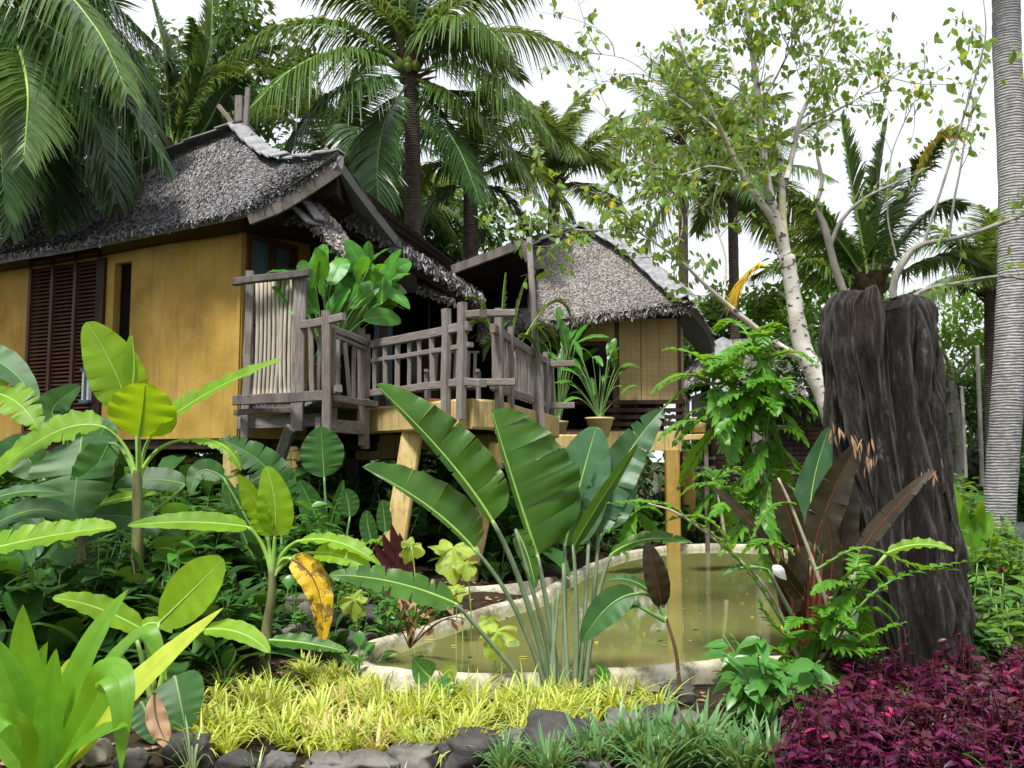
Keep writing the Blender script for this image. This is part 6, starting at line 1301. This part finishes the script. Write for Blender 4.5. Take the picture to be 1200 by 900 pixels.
for k, (px, py) in enumerate(((1142,735),(1188,660),(1195,690))):
    mb = MB(); tuft(mb, G(px, py+20)+V(0, 1.2, 0), 26, .5, .03, 0, .9, .8); one(mb, 'blade_tuft', M['grass_blue'], ('wide dark blade tuft at the stump foot under the ginger shrub', 'tall blue green tuft left of the road below the palm trunk', 'arching blue green tuft at the right edge behind the ginger shrub')[k], 'grass tuft', 'blade tufts beside the pale palm')

# ================================================================= balcony and deck plants
def pot(c, r, h, mat='pot_cream'):
    return [(0, 0), (r*.62, 0), (r*.95, h*.9), (r*1.03, h*.9), (r*1.03, h), (r*.9, h), (r*.85, h*.85), (0, h*.85)]
def potted(label, px, pyb, d, r, h, mk, mat='pot_cream', z=None):
    c = P(px, pyb, d); 
    if z is not None: c[2] = z
    t = thing('potted_plant', label, 'potted plant', tuple(c)); lathe(pot(c, r, h), c).build('pot', M[mat], t); mk(t, c + UP*h*.85); return t
def mk_big(t, c):
    mb = MB(); ml = MB()
    for k in range(70):
        e = P(random.uniform(330, 470), 0, 10.9+random.uniform(-.1, .9)); px = random.uniform(346, 458); u = abs(px-402)/62; py = random.uniform(308+26*u*u, 386-18*u); e = P(px, py, 11.3+random.uniform(-.5, .6))
        p = bez([c + rng.normal(0, .08, 3)*V(1, 1, 0), c*.45+e*.55+UP*.08, e], 10); mb.tube(p, np.linspace(.011, .006, 10), 5)
        dx = nz(e-c)*V(1, 1, .5) + rng.normal(0, .35, 3); L = random.uniform(.34, .56); tip = e + nz(dx)*L; mid = (e+tip)/2 + UP*.06
        blade(ml, [e, mid, tip], L*.52, nz(TOCAM(e)*.7 + UP*.7 + rng.normal(0, .3, 3)), 10, .2, .12, .05, 0, 'oval', 0, 1, .008)
    mb.build('stem', M['rib_dark'], t); ml.build('foliage', [M['balcony_leaf'], M['rib']], t)
potted('terracotta pot on the corner balcony crammed with large glossy green leaves', 381, 455, 11.2, .19, .3, mk_big, 'terracotta')
def mk_up(nl, L, px0, px1, py0, py1, d, wr=.22):
    def f(t, c):
        mb = MB(); ml = MB()
        for k in range(nl):
            e = P(random.uniform(px0, px1), random.uniform(py0, py1), d+random.uniform(-.3, .3)); p = bez([c + rng.normal(0, .03, 3)*V(1, 1, 0), c*.5+e*.5+UP*.05, e], 9); mb.tube(p, np.linspace(.012, .007, 9), 5)
            tip = e + nz((e-c)*V(1.5, 1, .25) + rng.normal(0, .2, 3))*L; blade(ml, [e, (e+tip)/2+UP*.06, tip], L*wr*1.6, nz(TOCAM(e)*.5+UP), 10, .25, .12, .04, 0, 'oval', 0, 1, .008)
        mb.build('stem', M['rib_dark'], t); ml.build('foliage', [M['shrub_leaf'], M['rib']], t)
    return f
potted('cream pot with tall dark leaved plant before the bamboo blinds', 703, 513, 15.1, .24, .34, mk_up(26, .36, 674, 726, 418, 470, 15.1))
potted('smaller cream pot with arching plant behind the railing end', 655, 514, 15.3, .16, .3, mk_up(18, .6, 640, 680, 392, 440, 15.4))
B = thing('small_palm_plant', 'small feathery palm growing behind the deck railing corner', 'palm plant', (P(592, 470, 12)[0], 12, DZ)); d = 12
for line, L in (([(590,440,d),(588,375,d),(592,320,d)], .26), ([(592,440,d),(605,370,d),(618,325,d)], .26), ([(592,440,d),(640,360,d),(668,372,d)], .26), ([(588,440,d),(570,370,d),(550,350,d)], .3), ([(588,440,d),(570,380,d),(548,392,d)], .26), ([(590,440,d),(625,385,d),(650,400,d)], .26), ([(590,440,d),(610,395,d),(632,420,d)], .2), ([(590,440,d),(582,400,d),(568,420,d)], .24)):
    mb = MB(); frond_mesh(mb, [P(*q) for q in line], L, 26, .4, 50, 3, .035, t0=.4, rr=.008); mb.build('frond', [M['palm_leaf'], M['rib']], B)
B = thing('small_palm_plant', 'dark small palm below the yellow beam beside the fan plant', 'palm plant', tuple(P(640, 640, 13.5))); d = 13.5
for k in range(12):
    a = math.radians(15+k*14); e = (650+math.cos(a)*60, 575-math.sin(a)*50, d); mb = MB(); frond_mesh(mb, [P(650,630,d), P((650+e[0])/2, (600+e[1])/2-15, d), P(*e)], .34, 26, .5, 50, 3, .035, rr=.01); mb.build('frond', [M['palm_leaf_dark'], M['rib_dark']], B)
# chair seen through the railing
CH = thing('deck_chair', 'white framed slatted lounge chair in the dark behind the railing', 'chair', (P(530, 460, 13)[0], 13, DZ)); x0 = P(530, 460, 13)[0]
for nm, bx in (('seat', (x0-.35, x0+.35, 12.9, 13.5, DZ+.38, DZ+.42)), ('armrest', (x0-.4, x0-.34, 12.85, 13.5, DZ+.6, DZ+.64)), ('armrest', (x0+.34, x0+.4, 12.85, 13.5, DZ+.6, DZ+.64)), ('leg', (x0-.4, x0-.35, 12.9, 12.96, DZ, DZ+.6)), ('leg', (x0+.35, x0+.4, 12.9, 12.96, DZ, DZ+.6)), ('leg', (x0-.4, x0-.35, 13.44, 13.5, DZ, DZ+.6)), ('leg', (x0+.35, x0+.4, 13.44, 13.5, DZ, DZ+.6))):
    mb = MB(); mb.box(*bx); mb.build(nm, M['grey_wood'], CH, False)
mb = MB()
for k in range(7): mb.beam(V(x0-.3+k*.1, 13.5, DZ+.4), V(x0-.3+k*.1, 13.8, DZ+1.0), .05, .02)
mb.beam(V(x0-.36, 13.81, DZ+1.0), V(x0+.36, 13.81, DZ+1.0), .06, .03); mb.build('backrest', M['grey_wood'], CH, False)
lt = P(496, 470, 12.3); lt[2] = DZ
tl = thing('orange_planter', 'shallow orange clay bowl on the deck floor behind the railing', 'bowl', tuple(lt)); lathe([(0,0),(.16,0),(.26,.16),(.24,.16),(.15,.03),(0,.03)], lt).build('bowl', M['terracotta'], tl)
